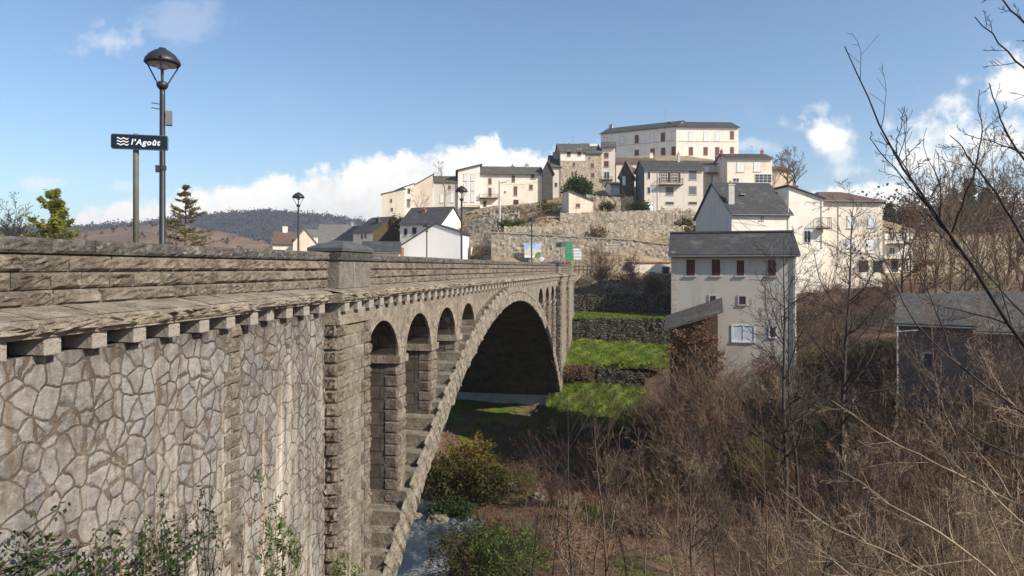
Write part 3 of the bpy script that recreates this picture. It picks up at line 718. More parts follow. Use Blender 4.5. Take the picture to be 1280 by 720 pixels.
# pilasters (towers)
def tower(s0, s1, zt, zb, nm, ret=.6):
    m_ = MB(); m_.box(s0+.03, yt+.03, zb, s1-.03, yw+1.5, zt, 1)
    z = zt-.34; k = 0
    while z > zb:
        hh = .37; e = .42 if k % 2 else .62
        fine = s0 < 40
        block(m_, (s0, yw+.05, z-hh), (s0, yt, z-hh), (s0, yt, z), (s0, yw+.05, z), NEAR, 5 if fine else 3, 4 if fine else 2, .085, .014, rough=.8)
        block(m_, (s0, yt, z-hh), (s0+e, yt, z-hh), (s0+e, yt, z), (s0, yt, z), FRONT, 6 if fine else 3, 4 if fine else 2, .085, .014, rough=.8)
        e2 = .62 if k % 2 else .42
        block(m_, (s1-e2, yt, z-hh), (s1, yt, z-hh), (s1, yt, z), (s1-e2, yt, z), FRONT, 6 if fine else 3, 4 if fine else 2, .085, .014, rough=.8)
        u = s0+e; 
        while u < s1-e2-.05:
            v_ = min(s1-e2, u+rng.uniform(.4, .7)); v_ = s1-e2 if s1-e2-v_ < .2 else v_
            block(m_, (u, yt+.02, z-hh), (v_, yt+.02, z-hh), (v_, yt+.02, z), (u, yt+.02, z), FRONT, 3, 3, .02, .005, mi=1, rough=.4); u = v_
        z -= hh; k += 1
    m_.build(nm, ['rockface', 'spandrel'], bridge, norm=False)
    m_ = MB(); m_.box(s0-.06, yt-.09, zt-.36, s1+.06, yw+1.2, zt-.22); m_.box(s0-.02, yt-.03, zt-.22, s1+.02, yw+1.2, zt+.05); m_.build('pilaster_moulding', 'ledge_stone', bridge)
tower(sT0, sT1, -1.24, -17.5, 'pilaster'); tower(sF0, sF1, -1.16, -17, 'pilaster'); tower(sG0, sG1, -1.16, -14, 'pilaster')
m_ = MB(); m_.box(sF1-.2, yw+.1, -16, sG0+.2, yw+.29, -1.25); m_.box(sF0+.2, yw+.3, -17, SE, yw+WID-.9, -.95); m_.build('end_wall', 'spandrel', bridge)
# flared corbel under the far end of the ledge
m_ = MB(); m_.lathe([(.25, -7), (.5, -5.0), (.9, -3.2), (1.5, -1.9), (2.3, -1.0)], (SE-.4, yw+1.2, 0), 24); m_.build('flared_corbel', 'spandrel', bridge, smooth=True)
# parapet pillars with caps
for (a, b) in pil:
    m_ = MB(); m_.box(a, yc, -.62, b, yp+.5, .235); pl_ = m_.build('parapet_pillar', 'dressed', bridge)
    bm = bmesh.new(); bm.from_mesh(pl_.data); bmesh.ops.bevel(bm, geom=bm.edges[:], offset=.02, segments=2, affect='EDGES'); bm.to_mesh(pl_.data); bm.free()
    m_ = MB(); m_.box(a-.03, yc-.07, .237, b+.02, yp+.56, .50)
    c0, c1, c2, c3 = a-.05, b+.04, yc-.12, yp+.62
    lv = [(0, .502), (0, .60), (.12, .66), (.5, .79), (.62, .82)]; v = []; f = []
    for (i_, z) in lv: v += [(c0+i_*1.4, c2+i_*.6, z), (c1-i_*1.4, c2+i_*.6, z), (c1-i_*1.4, c3-i_*.6, z), (c0+i_*1.4, c3-i_*.6, z)]
    for j in range(len(lv)-1): f += [(4*j+k, 4*j+(k+1) % 4, 4*j+4+(k+1) % 4, 4*j+4+k) for k in range(4)]
    f += [(3, 2, 1, 0), tuple(range(4*len(lv)-4, 4*len(lv)))]
    m_.add(v, f, 1); m_.build('pillar_cap', ['dark_dressed', 'cap_slate'], pl_)

# ------------------------------------------------------------------ walls and terraces of the far bank
def stone_wall(label, A, B, zt, zb, mat, thick=.7, jag=.08, amp=.06, cope=None, name='stone_wall', mid=None):
    """wall from pixel/depth A to B; zt a list of top heights along it"""
    p0 = P(A[0], HY, A[1]); p1 = P(B[0], HY, B[1]); L_ = float(np.linalg.norm(p1-p0)); rz = math.atan2(p1[1]-p0[1], p1[0]-p0[0])
    o_ = empty(name, (p0[0], p0[1], 0), rz, label=label, cat='wall')
    n = max(4, int(L_/.35)); xs = np.linspace(0, L_, n+1); top = np.interp(xs, np.linspace(0, L_, len(zt)), zt)+rng.uniform(-jag, jag, n+1)
    m = max(3, int((max(zt)-zb)/.35)); v = []
    for i in range(n+1):
        for j in range(m+1): v.append((xs[i], rng.normal()*amp+.08*(1-j/m)*-1, zb+(top[i]-zb)*j/m))
        v.append((xs[i], thick, top[i]+rng.normal()*.03)); v.append((xs[i], thick, zb))
    k = m+3; f = [(i*k+j, (i+1)*k+j, (i+1)*k+(j+1) % k, i*k+(j+1) % k) for i in range(n) for j in range(k)]
    f += [tuple(range(k-1, -1, -1)), tuple(n*k+j for j in range(k))]
    mb_ = MB(); mb_.add(v, f); mb_.build('masonry', mat, o_)
    if cope:
        mb_ = MB(); 
        for i in range(n): mb_.box(xs[i], -.12, top[i]-.02, xs[i+1], thick+.05, top[i]+.12)
        mb_.build('coping', cope, o_)
    return o_
stone_wall('dark dry stone wall highest on the terraced bank, under the bare shrubs', (716, 93), (842, 91), [-3.6, -3.5, -3.45], -7, 'terrace_rubble')
stone_wall('dark dry stone wall between the upper and middle grass terraces', (712, 86), (838, 84), [-6.7, -6.2, -6.3, -6.25], -10, 'terrace_rubble', jag=.2)
stone_wall('low dark stone wall between the middle and lower grass terraces', (700, 77), (806, 75), [-10.9, -10.9, -11.2, -11.5], -14.5, 'terrace_rubble', jag=.2)
def sheet(name, pts_fn, n, m, mat, kind='structure', fray=.12):
    v = np.array([[pts_fn(i/n, j/m) for j in range(m+1)] for i in range(n+1)]).reshape(-1, 3)
    id_ = np.arange((n+1)*(m+1)).reshape(n+1, m+1); Q = np.stack([id_[:-1, :-1], id_[1:, :-1], id_[1:, 1:], id_[:-1, 1:]], -1)
    uu, vv = np.meshgrid((np.arange(n)+.5)/n, (np.arange(m)+.5)/m, indexing='ij'); e = np.minimum(np.minimum(uu, 1-uu)*1.6, (1-vv))
    k = e > fray*(.5+.5*np.sin(uu*23+vv*9)+.6*rng.random(uu.shape)-.3*np.sin(uu*61-vv*31))
    return setp(fastmesh(name, v, Q[k].reshape(-1, 4), mat, smooth=True), kind=kind)
def patch(x0, x1, y0, y1, n, m, fray=.3):
    sheet('grass', lambda u, v: (x0+(x1-x0)*u, y1+(y0-y1)*v, float(gz(x0+(x1-x0)*u, y1+(y0-y1)*v)[0])+.06), n, m, 'grass', fray=fray)
def terr(pl0, pr0, d0, z0, pl1, pr1, d1, z1, amp=.12):
    def fn(u, v):
        d = d0+(d1-d0)*v; z = z0+(z1-z0)*v; px = (pl0+(pr0-pl0)*u)*(1-v)+(pl1+(pr1-pl1)*u)*v
        return ((px-640)/F*d, d, z+amp*(math.sin(u*31+v*5)*math.sin(v*17+u*9)+.5*math.sin(u*67)*math.sin(v*41))+.25*amp*rng.normal())
    sheet('grass_terrace', fn, 60, 24, 'grass')
terr(690, 850, 92.6, -5.95, 690, 848, 85.7, -6.45); terr(690, 850, 85.6, -8.9, 685, 840, 76.6, -11.25, .2); terr(690, 815, 76.4, -12.7, 670, 800, 60, -15.0, .2)
patch(28.5, 36, 56, 66, 60, 60, .25)
patch(-12, 5.5, 58, 77, 90, 80, .55); patch(2, 9, 54, 66, 50, 60); patch(14, 24, 46, 56, 60, 60, .5)
# ------------------------------------------------------------------ houses
def house(name, label, p0, d0, px1, ang, ye, yb, depth, roof='gx', rise=2.0, wall='cream_plaster', rmat='slate', over=.3, wins=(), chims=(), pxC=None, sink=2.0, group=None, cat='house', sidemat=None, drop=0.0, apex=.5):
    """front wall from pixel column p0 at depth d0 to column px1, turned by ang degrees; ye/yb pixel rows of eave and base at the first corner.
    roof: gx ridge along the front, gy gable to the front, hip, monoL/monoR sloping along the front, monoB rising to the back; drop lowers the far eave"""
    A = P(p0, HY, d0); a = R_(ang); u = np.array((math.cos(a), math.sin(a))); n = np.array((-u[1], u[0]))
    k = (px1-640)/F; w_ = (k*A[1]-A[0])/(u[0]-k*u[1])
    if pxC is not None:
        k2 = (pxC-640)/F; depth = (k2*A[1]-A[0])/(n[0]-k2*n[1])
    zb = (HY-yb)/F*d0; he = (HY-ye)/F*d0-zb
    H = empty(name, (A[0], A[1], zb), a, label=label, cat=cat, group=group)
    mats = [wall, sidemat or wall]; D = depth; s = -sink
    m = MB()
    if roof in ('gx', 'hip'):
        yr_ = D/2
        prof = [(0, s), (0, he), (yr_, he+(rise if roof == 'gx' else 0)), (D, he), (D, s)] if roof == 'gx' else [(0, s), (0, he), (D, he), (D, s)]
        f3 = lambda p, t: (t, p[0], p[1])
        v = [f3(p, 0) for p in prof]+[f3(p, w_) for p in prof]; nn_ = len(prof)
        m.add(v, [(i, (i+1) % nn_, nn_+(i+1) % nn_, nn_+i) for i in range(nn_)], 0)
        m.add(v, [tuple(range(nn_-1, -1, -1)), tuple(range(nn_, 2*nn_))], 1)
    elif roof == 'gy':
        prof = [(0, s), (0, he), (w_*apex, he+rise), (w_, he-drop), (w_, s)]
        m.prism(prof, lambda p, t: (p[0], t, p[1]), 0, D, 0)
    elif roof in ('monoL', 'monoR'):
        h0, h1 = (he+rise, he) if roof == 'monoL' else (he, he+rise)
        m.prism([(0, s), (0, h0), (w_, h1), (w_, s)], lambda p, t: (p[0], t, p[1]), 0, D, 0)
    elif roof == 'monoB':
        m.prism([(0, s), (0, he), (D, he+rise), (D, s)], lambda p, t: (t, p[0], p[1]), 0, w_, 0)
    elif roof == 'flat':
        m.box(0, 0, s, w_, D, he)
    m.build('wall', mats, H)
    th = .16; o = over; m = MB()
    if roof == 'gx':
        sl = rise/(D/2); z0 = he-o*sl+.02
        pr = [(-o, z0), (D/2, he+rise+.02), (D+o, z0), (D+o, z0+th), (D/2, he+rise+.02+th*1.25), (-o, z0+th)]
        m.prism(pr, lambda p, t: (t, p[0], p[1]), -o*.7, w_+o*.7)
    elif roof == 'gy':
        sl = rise/(w_*apex); sl2 = (rise+drop)/(w_*(1-apex))
        pr = [(-o, he-o*sl+.02), (w_*apex, he+rise+.02), (w_+o, he-drop-o*sl2+.02), (w_+o, he-drop-o*sl2+.02+th), (w_*apex, he+rise+th*1.25), (-o, he-o*sl+.02+th)]
        m.prism(pr, lambda p, t: (p[0], t, p[1]), -o*.7, D+o*.7)
    elif roof in ('monoL', 'monoR'):
        sg = rise/w_*(1 if roof == 'monoR' else -1); za = (he if roof == 'monoR' else he+rise)
        m.prism([(-o, za-o*sg+.02), (w_+o, za+(w_+o)*sg+.02), (w_+o, za+(w_+o)*sg+th), (-o, za-o*sg+th)], lambda p, t: (p[0], t, p[1]), -o, D+o)
    elif roof == 'monoB':
        sg = rise/D; m.prism([(-o, he-o*sg+.02), (D+o, he+rise+o*sg+.02), (D+o, he+rise+o*sg+th), (-o, he-o*sg+th)], lambda p, t: (t, p[0], p[1]), -o*.7, w_+o*.7)
    elif roof == 'hip':
        e = min(D/2, w_*.3); x0, x1, y0, y1 = -o, w_+o, -o, D+o; zt = he+rise
        v = [(x0, y0, he-.05), (x1, y0, he-.05), (x1, y1, he-.05), (x0, y1, he-.05), (x0, y0, he+.1), (x1, y0, he+.1), (x1, y1, he+.1), (x0, y1, he+.1), (e, D/2, zt), (w_-e, D/2, zt)]
        m.add(v, [(3, 2, 1, 0), (0, 1, 5, 4), (1, 2, 6, 5), (2, 3, 7, 6), (3, 0, 4, 7), (4, 5, 9, 8), (5, 6, 9), (6, 7, 8, 9), (7, 4, 8)])
    elif roof == 'flat':
        m.box(-o*.4, -o*.4, he, w_+o*.4, D+o*.4, he+.2)
    rf = m.build('roof', rmat, H)
    if roof in ('gx', 'hip', 'monoB') and d0 < 170:
        m = MB(); e0 = he-(o*(rise/(D/2) if roof == 'gx' else rise/D if roof == 'monoB' else 0)); m.bar((-o*.6, -o-.06, e0+.02), (w_+o*.6, -o-.06, e0+.02), .075, 6); m.build('gutter', 'grey_metal', rf)
    def uz(px, py):
        k = (px-640)/F; t = (k*A[1]-A[0])/(u[0]-k*u[1]); d = A[1]+u[1]*t
        return t, (HY-py)/F*d-zb, d
    for wdef in wins:
        px, py, ww, hh, kind = wdef[:5]
        x, z, d = uz(px, py); hw = ww/F*d/2; hh = hh/F*d/2
        hw = hw/max(.35, abs(u[0]-(px-640)/F*u[1]))
        fr = .08 if d > 75 else .11
        m = MB()
        if kind in ('pane', 'grid', 'sheet', 'open'):
            f = m
            fmat = 'frame_stone' if kind in ('open',) else 'frame_white'
            f.box(x-hw-fr, -.05, z+hh, x+hw+fr, .02, z+hh+fr); f.box(x-hw-fr, -.09, z-hh-fr, x+hw+fr, .02, z-hh)
            f.box(x-hw-fr, -.05, z-hh, x-hw, .02, z+hh); f.box(x+hw, -.05, z-hh, x+hw+fr, .02, z+hh)
            if kind != 'open' and hw > .3: f.box(x-.035, -.045, z-hh, x+.035, .01, z+hh)
            if kind == 'grid':
                for q_ in (-.34, .34): f.box(x-hw, -.044, z+hh*q_-.03, x+hw, .01, z+hh*q_+.03)
                for q_ in (-.5, .5): f.box(x+hw*q_-.03, -.043, z-hh, x+hw*q_+.03, .01, z+hh)
            fo = f.build('window', fmat, H)
            m = MB(); m.box(x-hw, -.02, z-hh, x+hw, -.004, z+hh); m.build('pane', 'blue_sheet' if kind == 'sheet' else 'pane', fo)
        elif kind in ('brown', 'red', 'white', 'grey'):
            m.box(x-hw-.1, -.03, z+hh, x+hw+.1, .02, z+hh+.12); m.box(x-hw-.14, -.10, z-hh-.12, x+hw+.14, .02, z-hh); m.box(x-hw-.1, -.025, z-hh, x-hw, .02, z+hh); m.box(x+hw, -.025, z-hh, x+hw+.1, .02, z+hh)
            fo = m.build('window', 'frame_stone', H)
            for sgn in (-1, 1):
                m = MB(); a0, a1 = (x-hw, x-.012) if sgn < 0 else (x+.012, x+hw)
                m.box(a0, -.045, z-hh, a1, .0, z+hh)
                for q_ in (-.6, .1, .7): m.box(a0+.03, -.062, z+hh*q_-.04, a1-.03, -.04, z+hh*q_+.04)
                m.build('shutter', 'shutter_'+kind, fo)
        elif kind == 'door':
            m.box(x-hw-.1, -.05, z-hh, x-hw, .02, z+hh+.1); m.box(x+hw, -.05, z-hh, x+hw+.1, .02, z+hh+.1); m.box(x-hw, -.05, z+hh, x+hw, .02, z+hh+.1)
            fo = m.build('door', 'frame_stone', H); m = MB(); m.box(x-hw, -.03, z-hh, x+hw, -.005, z+hh); m.build('leaf', wdef[5] if len(wdef) > 5 else 'gate_dark', fo)
        elif kind == 'balcony':
            m.box(x-hw, -1.1, z-hh-.15, x+hw, 0, z-hh); bo = m.build('balcony', 'timber', H); m = MB()
            nb = max(4, int(hw*2/.28))
            for q_ in range(nb+1): xx = x-hw+.04+(2*hw-.08)*q_/nb; m.box(xx-.02, -1.08, z-hh, xx+.02, -1.04, z+hh)
            m.box(x-hw, -1.1, z+hh, x+hw, -1.02, z+hh+.06)
            for xx in (x-hw, x+hw-.05): m.box(xx, -1.02, z+hh, xx+.05, 0, z+hh+.06); [m.box(xx, -1.0+.25*j, z-hh, xx+.04, -.97+.25*j, z+hh) for j in range(4)]
            m.build('railing', wdef[5] if len(wdef) > 5 else 'timber', bo)
        elif kind == 'band':
            m.box(x-hw, -.04, z-hh, x+hw, .02, z+hh); m.build('string_course', wdef[5] if len(wdef) > 5 else 'frame_stone', H)
        elif kind == 'patch':
            m.box(x-hw, -.012, z-hh, x+hw, .02, z+hh); m.build('wall_patch', wdef[5], H)
        elif kind == 'pipe':
            m.bar((x, -.08, z-hh), (x, -.08, z+hh), .05, 6); m.build('drainpipe', 'frame_white', H)
        elif kind == 'awning':
            m.prism([(0, z), (-1.6, z-.45), (-1.6, z-.37), (0, z+.1)], lambda p, t: (t, p[0], p[1]), x-hw, x+hw); m.build('awning', 'brown_tile', H)
    for (fx_, fy_, h_, s_, cm) in chims:
        zr = he+rise*(1-abs(fy_-.5)*2 if roof == 'gx' else (1-abs(fx_-.5)*2 if roof == 'gy' else .5)); m = MB(); x, y = w_*fx_, D*fy_
        m.box(x-s_/2, y-s_/2, zr-1.0, x+s_/2, y+s_/2, zr+h_); m.box(x-s_/2-.07, y-s_/2-.07, zr+h_, x+s_/2+.07, y+s_/2+.07, zr+h_+.12); c_ = m.build('chimney', cm, rf)
        m = MB(); m.lathe([(.12, 0), (.1, .35), (.14, .36), (.14, .42)], (x, y, zr+h_+.12), 8); m.build('chimney_pot', 'brick_red', c_)
    if d0 < 120 and roof in ('gx',):
        pass
    return H
sh = lambda px, py, w_, h_, k: (px, py, w_, h_, k)
# great building on the summit, two wings that meet at an angle
house('summit_building', 'right wing of the long pale hilltop building, facing straight ahead under a slate roof', 845, 190, 923, 3, 158.5, 212, 13, 'gx', 2.6, 'white_plaster', 'slate', .5,
      [(x, 171, 5, 11, 'white') for x in (863.7, 882, 896.5)]+[(915, 169, 4.5, 10, 'red')]+[(x, 189, 5, 10, 'red') for x in (863.7, 882, 896.5)]+[(915, 188, 4.5, 8, 'red'), (884, 177, 74, .8, 'band')], cat='building')
house('summit_building', 'left wing of the long pale hilltop building, receding under a slate roof', 751, 201, 845.5, -29.6, 167.5, 212, 13, 'gx', 2.6, 'white_plaster', 'slate', .5,
      [(756.7, 175.5, 4, 7, 'white'), (777.5, 175, 4.5, 9, 'white'), (796, 174, 4.5, 10, 'red'), (815, 173, 5, 11, 'white'), (828.7, 171.5, 5, 11, 'red'), (842, 170, 4.5, 11, 'white'), (796, 191, 5, 7, 'red'), (815.7, 190, 5, 8, 'red'), (829, 190, 5, 10, 'red'), (842, 189, 5, 11, 'red'), (798, 180, 92, .8, 'band')], [(.03, .5, 1.0, .9, 'concrete')], cat='building')
# the row of old houses on the left shoulder of the hill
house('round_house', 'narrow tan house with curved top, leftmost and lowest on the hill shoulder', 477, 144.5, 506, 8, 243, 285, 9, 'monoR', 1.2, 'tan_plaster', 'slate_lichen', .2, [(489, 251, 2, 4, 'open'), (490, 262, 2.5, 4, 'open')])
house('hill_house', 'tan house with slanting roof beside the curved house on the hill shoulder', 505, 146.5, 517, 24, 234, 278, 9, 'monoR', .8, 'cream_plaster', 'slate_lichen', .25, [(511, 239, 3, 6, 'open'), (510.5, 254, 4, 10, 'grey')])
house('hill_house', 'bare tan plaster house whose roof line climbs to the right, behind the bare tree', 517, 148, 541, 8, 232, 275, 9, 'monoR', 2.4, 'pink_plaster', 'slate_lichen', .3, [], [(.95, .5, .6, .8, 'concrete')])
house('hill_house', 'low grey plaster house with lichen roof left of the tall white shuttered house', 542, 149, 573, 5, 227, 275, 9, 'gx', 1.6, 'grey_plaster', 'slate_lichen', .25, [(552, 248, 4, 10, 'white'), (565, 247, 4, 12, 'white'), (562, 234, 2.5, 4, 'open')])
house('tall_house', 'tall narrow white house with six white shuttered windows on the hill shoulder', 572.5, 149, 600, 5, 213, 262, 10, 'monoR', 1.2, 'white_plaster', 'dark_slate', .5, [(x, y, 3.6, h_, 'white') for x in (581.5, 590.5) for y, h_ in ((222, 8), (234, 8), (247, 11))]+[(588, 258.5, 24, 1.5, 'balcony')])
house('long_house', 'long cream house with brown shutters and small balcony, middle of the hill row', 600, 150, 678, 5, 216, 262, 8, 'gx', 1.8, 'cream_plaster', 'slate_lichen', .5,
      [(612.5, 226.5, 3.5, 7, 'red'), (612.5, 240, 3.5, 10, 'red'), (641.7, 223.5, 3.5, 8, 'red'), (644.3, 238.7, 4, 11, 'red'), (665.7, 220, 4, 7, 'red'), (663.7, 234, 4, 6, 'red'), (645, 253, 6, 6, 'brown'), (606, 255, 3.5, 7, 'door'), (631.5, 240, 1.5, 2, 'open'), (611, 245.5, 23, 4, 'balcony')], [(.78, .5, .6, .8, 'concrete'), (.55, .55, .5, .7, 'concrete')], sidemat='dark_cladding')
house('dark_gable_house', 'house with a dark boarded gable end at the right of the long cream house', 678.5, 150.5, 691, 2, 214, 258, 8, 'gy', 2.2, 'dark_cladding', 'slate_lichen', .4, [])
house('hill_house', 'narrow grey house in shade squeezed between the dark gable and the stone based house', 690, 152.5, 702, 5, 208, 250, 9, 'gx', 3.0, 'grey_plaster', 'slate_lichen', .3, [(695, 231, 3, 5, 'open')], [(.7, .4, 1.2, 1.4, 'concrete')])
house('stone_house', 'house with white upper storey over bare rubble stone, above the round green bush', 700.5, 152.5, 732, 4, 189, 250, 10, 'gx', 2.4, 'house_rubble', 'slate_lichen', .3, [(716, 195, 31, 12, 'patch', 'white_plaster'), (711, 192, 4, 7, 'red'), (724, 190.5, 4, 8, 'red'), (717.5, 205.5, 3, 5, 'red'), (715.5, 217.5, 2.6, 6, 'red'), (719.5, 217.5, 2.6, 6, 'red')], [(.5, .6, .6, .6, 'concrete')])
house('stone_house', 'cream stone house with three small red windows joined to the tower house', 731.5, 153, 752, 4, 191, 250, 10, 'gx', 2.8, 'house_rubble', 'slate_lichen', .3, [(740.5, 207, 4, 6, 'red'), (741, 219, 4, 6, 'red'), (737, 197.5, 1.5, 2, 'open'), (742, 181, 10, 3, 'patch', 'frame_white')])
house('tower_house', 'tall narrow cream house with red windows, white balcony door and steep dark gable', 752, 154, 769, -8, 184, 250, 6, 'gx', 1.5, 'cream_plaster', 'slate_lichen', .35, [(758, 194, 5, 6, 'red'), (758, 205, 5.5, 7, 'red'), (758.5, 219, 6, 8, 'pane'), (759, 223.5, 14, 3, 'balcony', 'black_metal')], sidemat='dark_cladding')
house('brown_roof_house', 'low house with brown tiled roof seen just over the small dark gable', 770, 158, 822, 2, 203, 240, 9, 'gx', 1.6, 'tan_plaster', 'brown_tile', .3, [], [(.95, .5, 1.2, .8, 'cream_plaster')])
house('shed_house', 'small pale shed under a slate roof beside the tower house', 763, 146, 776, 5, 231, 258, 5, 'gx', .7, 'white_plaster', 'slate_lichen', .25, [(770, 238, 8, 7, 'door', 'shutter_white')])
house('clad_house', 'small house with dark slate clad gable and red brown roof left of the balcony house', 774.5, 137, 790, -18, 218, 258, 9, 'gy', 2.6, 'dark_cladding', 'brown_tile', .4, [(780, 226, 3, 10, 'white')])
house('clad_house', 'thin white house front between the dark gable and the balcony house', 789, 139.5, 796, 4, 214, 258, 6, 'gx', 1.0, 'white_plaster', 'brown_tile', .25, [(792, 223, 2.4, 6, 'open')])
house('balcony_house', 'grey beige house with a roofed timber balcony in the middle of the upper terrace', 805.5, 131, 879, 5, 211, 271, 9, 'gx', 1.9, 'grey_plaster', 'slate', .35,
      [(866, 219, 9, 11, 'grey'), (866, 238, 9, 10, 'grey'), (837, 239, 9, 10, 'grey'), (811, 219, 3.5, 9, 'pane'), (811, 238, 3.5, 8, 'pane'), (837, 254, 10, 3, 'open'), (866, 254, 10, 3, 'open'), (813, 258, 7, 11, 'door', 'shutter_white'), (837.5, 222, 26, 12, 'door', 'gate_dark'), (830, 222.5, 8, 10, 'grid'), (843, 222.5, 8, 10, 'grid'), (837.5, 227.5, 29, 7, 'balcony'), (822, 240, 1, 50, 'pipe')], [(.66, .45, 1.6, .45, 'pole_concrete')], pxC=794.5, sidemat='slate_cladding')
house('terrace_house', 'low beige house with brown awning behind the balcony house', 866, 147, 912, 3, 205, 255, 9, 'gx', 1.2, 'tan_plaster', 'slate_lichen', .3, [(883.5, 212, 6, 8, 'white'), (899, 210, 7, 9, 'white'), (903, 216, 44, 3, 'awning'), (893, 224, 14, 10, 'white'), (889, 224, 4, 10, 'grey'), (920-8, 225, 6, 12, 'patch', 'brick_red')], [(.85, .5, 1.1, .6, 'brick_red')])
house('veranda_house', 'beige house with two white shutters and glazed white veranda, right of upper row', 909, 141, 965, 2, 198, 255, 8, 'gx', 1.4, 'cream_plaster', 'slate', .35, [(925.5, 209, 8.5, 12, 'white'), (946.5, 208.5, 8.5, 12, 'white'), (954, 223, 20, 10, 'grid'), (945, 232, 40, 2, 'patch', 'pink_plaster'), (920, 225, 7, 4, 'pane')], [(.95, .5, .8, .5, 'brick_red'), (.02, .5, .8, .5, 'brick_red')])
house('brown_roof_house', 'beige house with red brown roof at the right end of the upper row', 963, 152, 990, 2, 213, 250, 9, 'hip', 1.6, 'pink_plaster', 'brown_tile', .3, [])
# right hand group lower down the slope
h13 = house('white_house', 'white house with gable greyed as shade and big slate roof above the near shuttered house', 914.5, 84, 988, 8, 266, 345, 11, 'gx', 4.2, 'white_plaster', 'slate', .35, [(952, 271.5, 5.5, 9, 'grid'), (938.5, 293, 7, 6, 'pane'), (967, 292.5, 8, 6, 'pane'), (985, 280, 1, 44, 'pipe')], [(.08, .15, 2.3, .75, 'pole_concrete')], pxC=869.5, sidemat='shaded_plaster')
mb_ = MB(); mb_.box(3.4, 2.6, 0, 4.1, 3.3, .1); o_ = mb_.build('skylight', 'pane_pale', h13)
o_.location = (-.9, 0, (345-266)/F*84+2.55); 
house('white_house', 'white house with lean-to roof and one grey window right of the shade-grey gabled house', 986, 88, 1029, 5, 248, 352, 9, 'monoL', 1.5, 'white_plaster', 'dark_slate', .3, [(1009, 296, 8, 14, 'pane'), (1035-8, 279, 14, 12, 'balcony', 'grey_metal'), (1027, 280, 1.2, 60, 'pipe')], [(.55, .4, 1.2, .8, 'brick_red')])
house('cream_house', 'big cream house with brown slate roof and four white shutters behind the bare trees', 1026, 90, 1103, 4, 252, 350, 11, 'hip', 1.9, 'cream_plaster', 'brown_tile', .4, [(1063.5, 278, 9, 14, 'white'), (1089, 277.5, 9, 14, 'white'), (1062.5, 307, 10, 15, 'white'), (1087.5, 308, 9, 16, 'white'), (1079, 333, 12, 14, 'door'), (1097, 333, 12, 14, 'door'), (1048, 290, 1, 70, 'pipe'), (1000+5, 331, 30, 8, 'sheet')])
house('terraced_block', 'pale block with deep balconies at the far right of the white houses', 1106, 104, 1141, 4, 290, 352, 9, 'flat', .2, 'white_plaster', 'concrete', .5, [(1121, 302, 26, 5, 'balcony', 'concrete'), (1121, 321, 30, 5, 'balcony', 'concrete'), (1115, 296, 6, 8, 'pane'), (1130, 296, 6, 8, 'pane'), (1115, 314, 6, 8, 'pane'), (1118, 333, 8, 14, 'door'), (1132, 333, 6, 12, 'pane')])
house('white_cottage', 'small pale cottage far off among the trees right of the balcony block', 1150, 150, 1172, 5, 310, 330, 8, 'gx', 2, 'white_plaster', 'slate', .3, [(1158, 315, 3, 4, 'pane')])
# near house with the brown shutters
nh = house('shuttered_house', 'plain beige house with four brown shutters in the upper storey, nearest across the river', 839.5, 53, 995.5, -15, 318.5, 448, 7.2, 'gx', 1.65, 'near_plaster', 'slate', .35,
      [(863.3, 334.5, 10.5, 20, 'brown'), (895, 334.5, 10.5, 20, 'brown'), (925.5, 335, 9, 19, 'brown'), (965, 335, 9.5, 19.5, 'brown'), (891, 375.5, 7, 11, 'open'), (928, 375.5, 8, 10, 'open'), (929, 417, 26, 19, 'sheet'), (966, 415, 7, 12, 'pane'), (994, 385, 1.2, 130, 'pipe')], sink=6)
m = MB(); zz_ = (448-318.5)/F*53
z_ = -1.0; k = 0
while z_ < zz_-.1:
    m.box(-.03, -.035, z_+.01, .42 if k % 2 else .26, .3, z_+.36); z_ += .37; k += 1
m.build('quoin', 'frame_stone', nh)
m = MB(); m.box(-.2, 3.3, zz_+1.65+.17, 9.2, 3.9, zz_+1.65+.30); m.build('ridge_capping', 'cap_slate', nh)
# lean-to against its left corner: steep strip of roof over an ivy grown wooden shed
le = empty('lean_to_shed', (*P(836, HY, 51.2)[:2], P(836, 448, 51.2)[2]), R_(-15), label='ivy grown lean-to shed with sloping slate roof against the shuttered house', cat='shed')
m = MB(); m.prism([(.1, -4), (.1, 2.0), (3.5, 3.25), (3.5, -4)], lambda p, t: (p[0], t, p[1]), .15, 1.5); m.build('wall', 'timber', le)
m = MB(); m.prism([(-.3, 2.05), (3.85, 3.5), (3.85, 3.6), (-.3, 2.15)], lambda p, t: (p[0], t, p[1]+(t+.4)*.42), -.4, 1.75); m.build('roof', 'slate_lichen', le)
# dark shed on the right bank
house('dark_shed', 'dark stone shed with pale slate roof half hidden by branches on the right bank', 1122, 46, 1216, -33, 404, 505, 7, 'gx', 1.7, 'shed_wall', 'slate_lichen', .3, [(1160, 450, 10, 16, 'door')], sink=8)
house('dark_shed', 'long low shed with blue grey roof behind branches at the right edge', 1205, 47, 1420, -25, 412, 505, 9, 'gx', 2.3, 'shed_wall', 'slate_lichen', .4, [], sink=8)
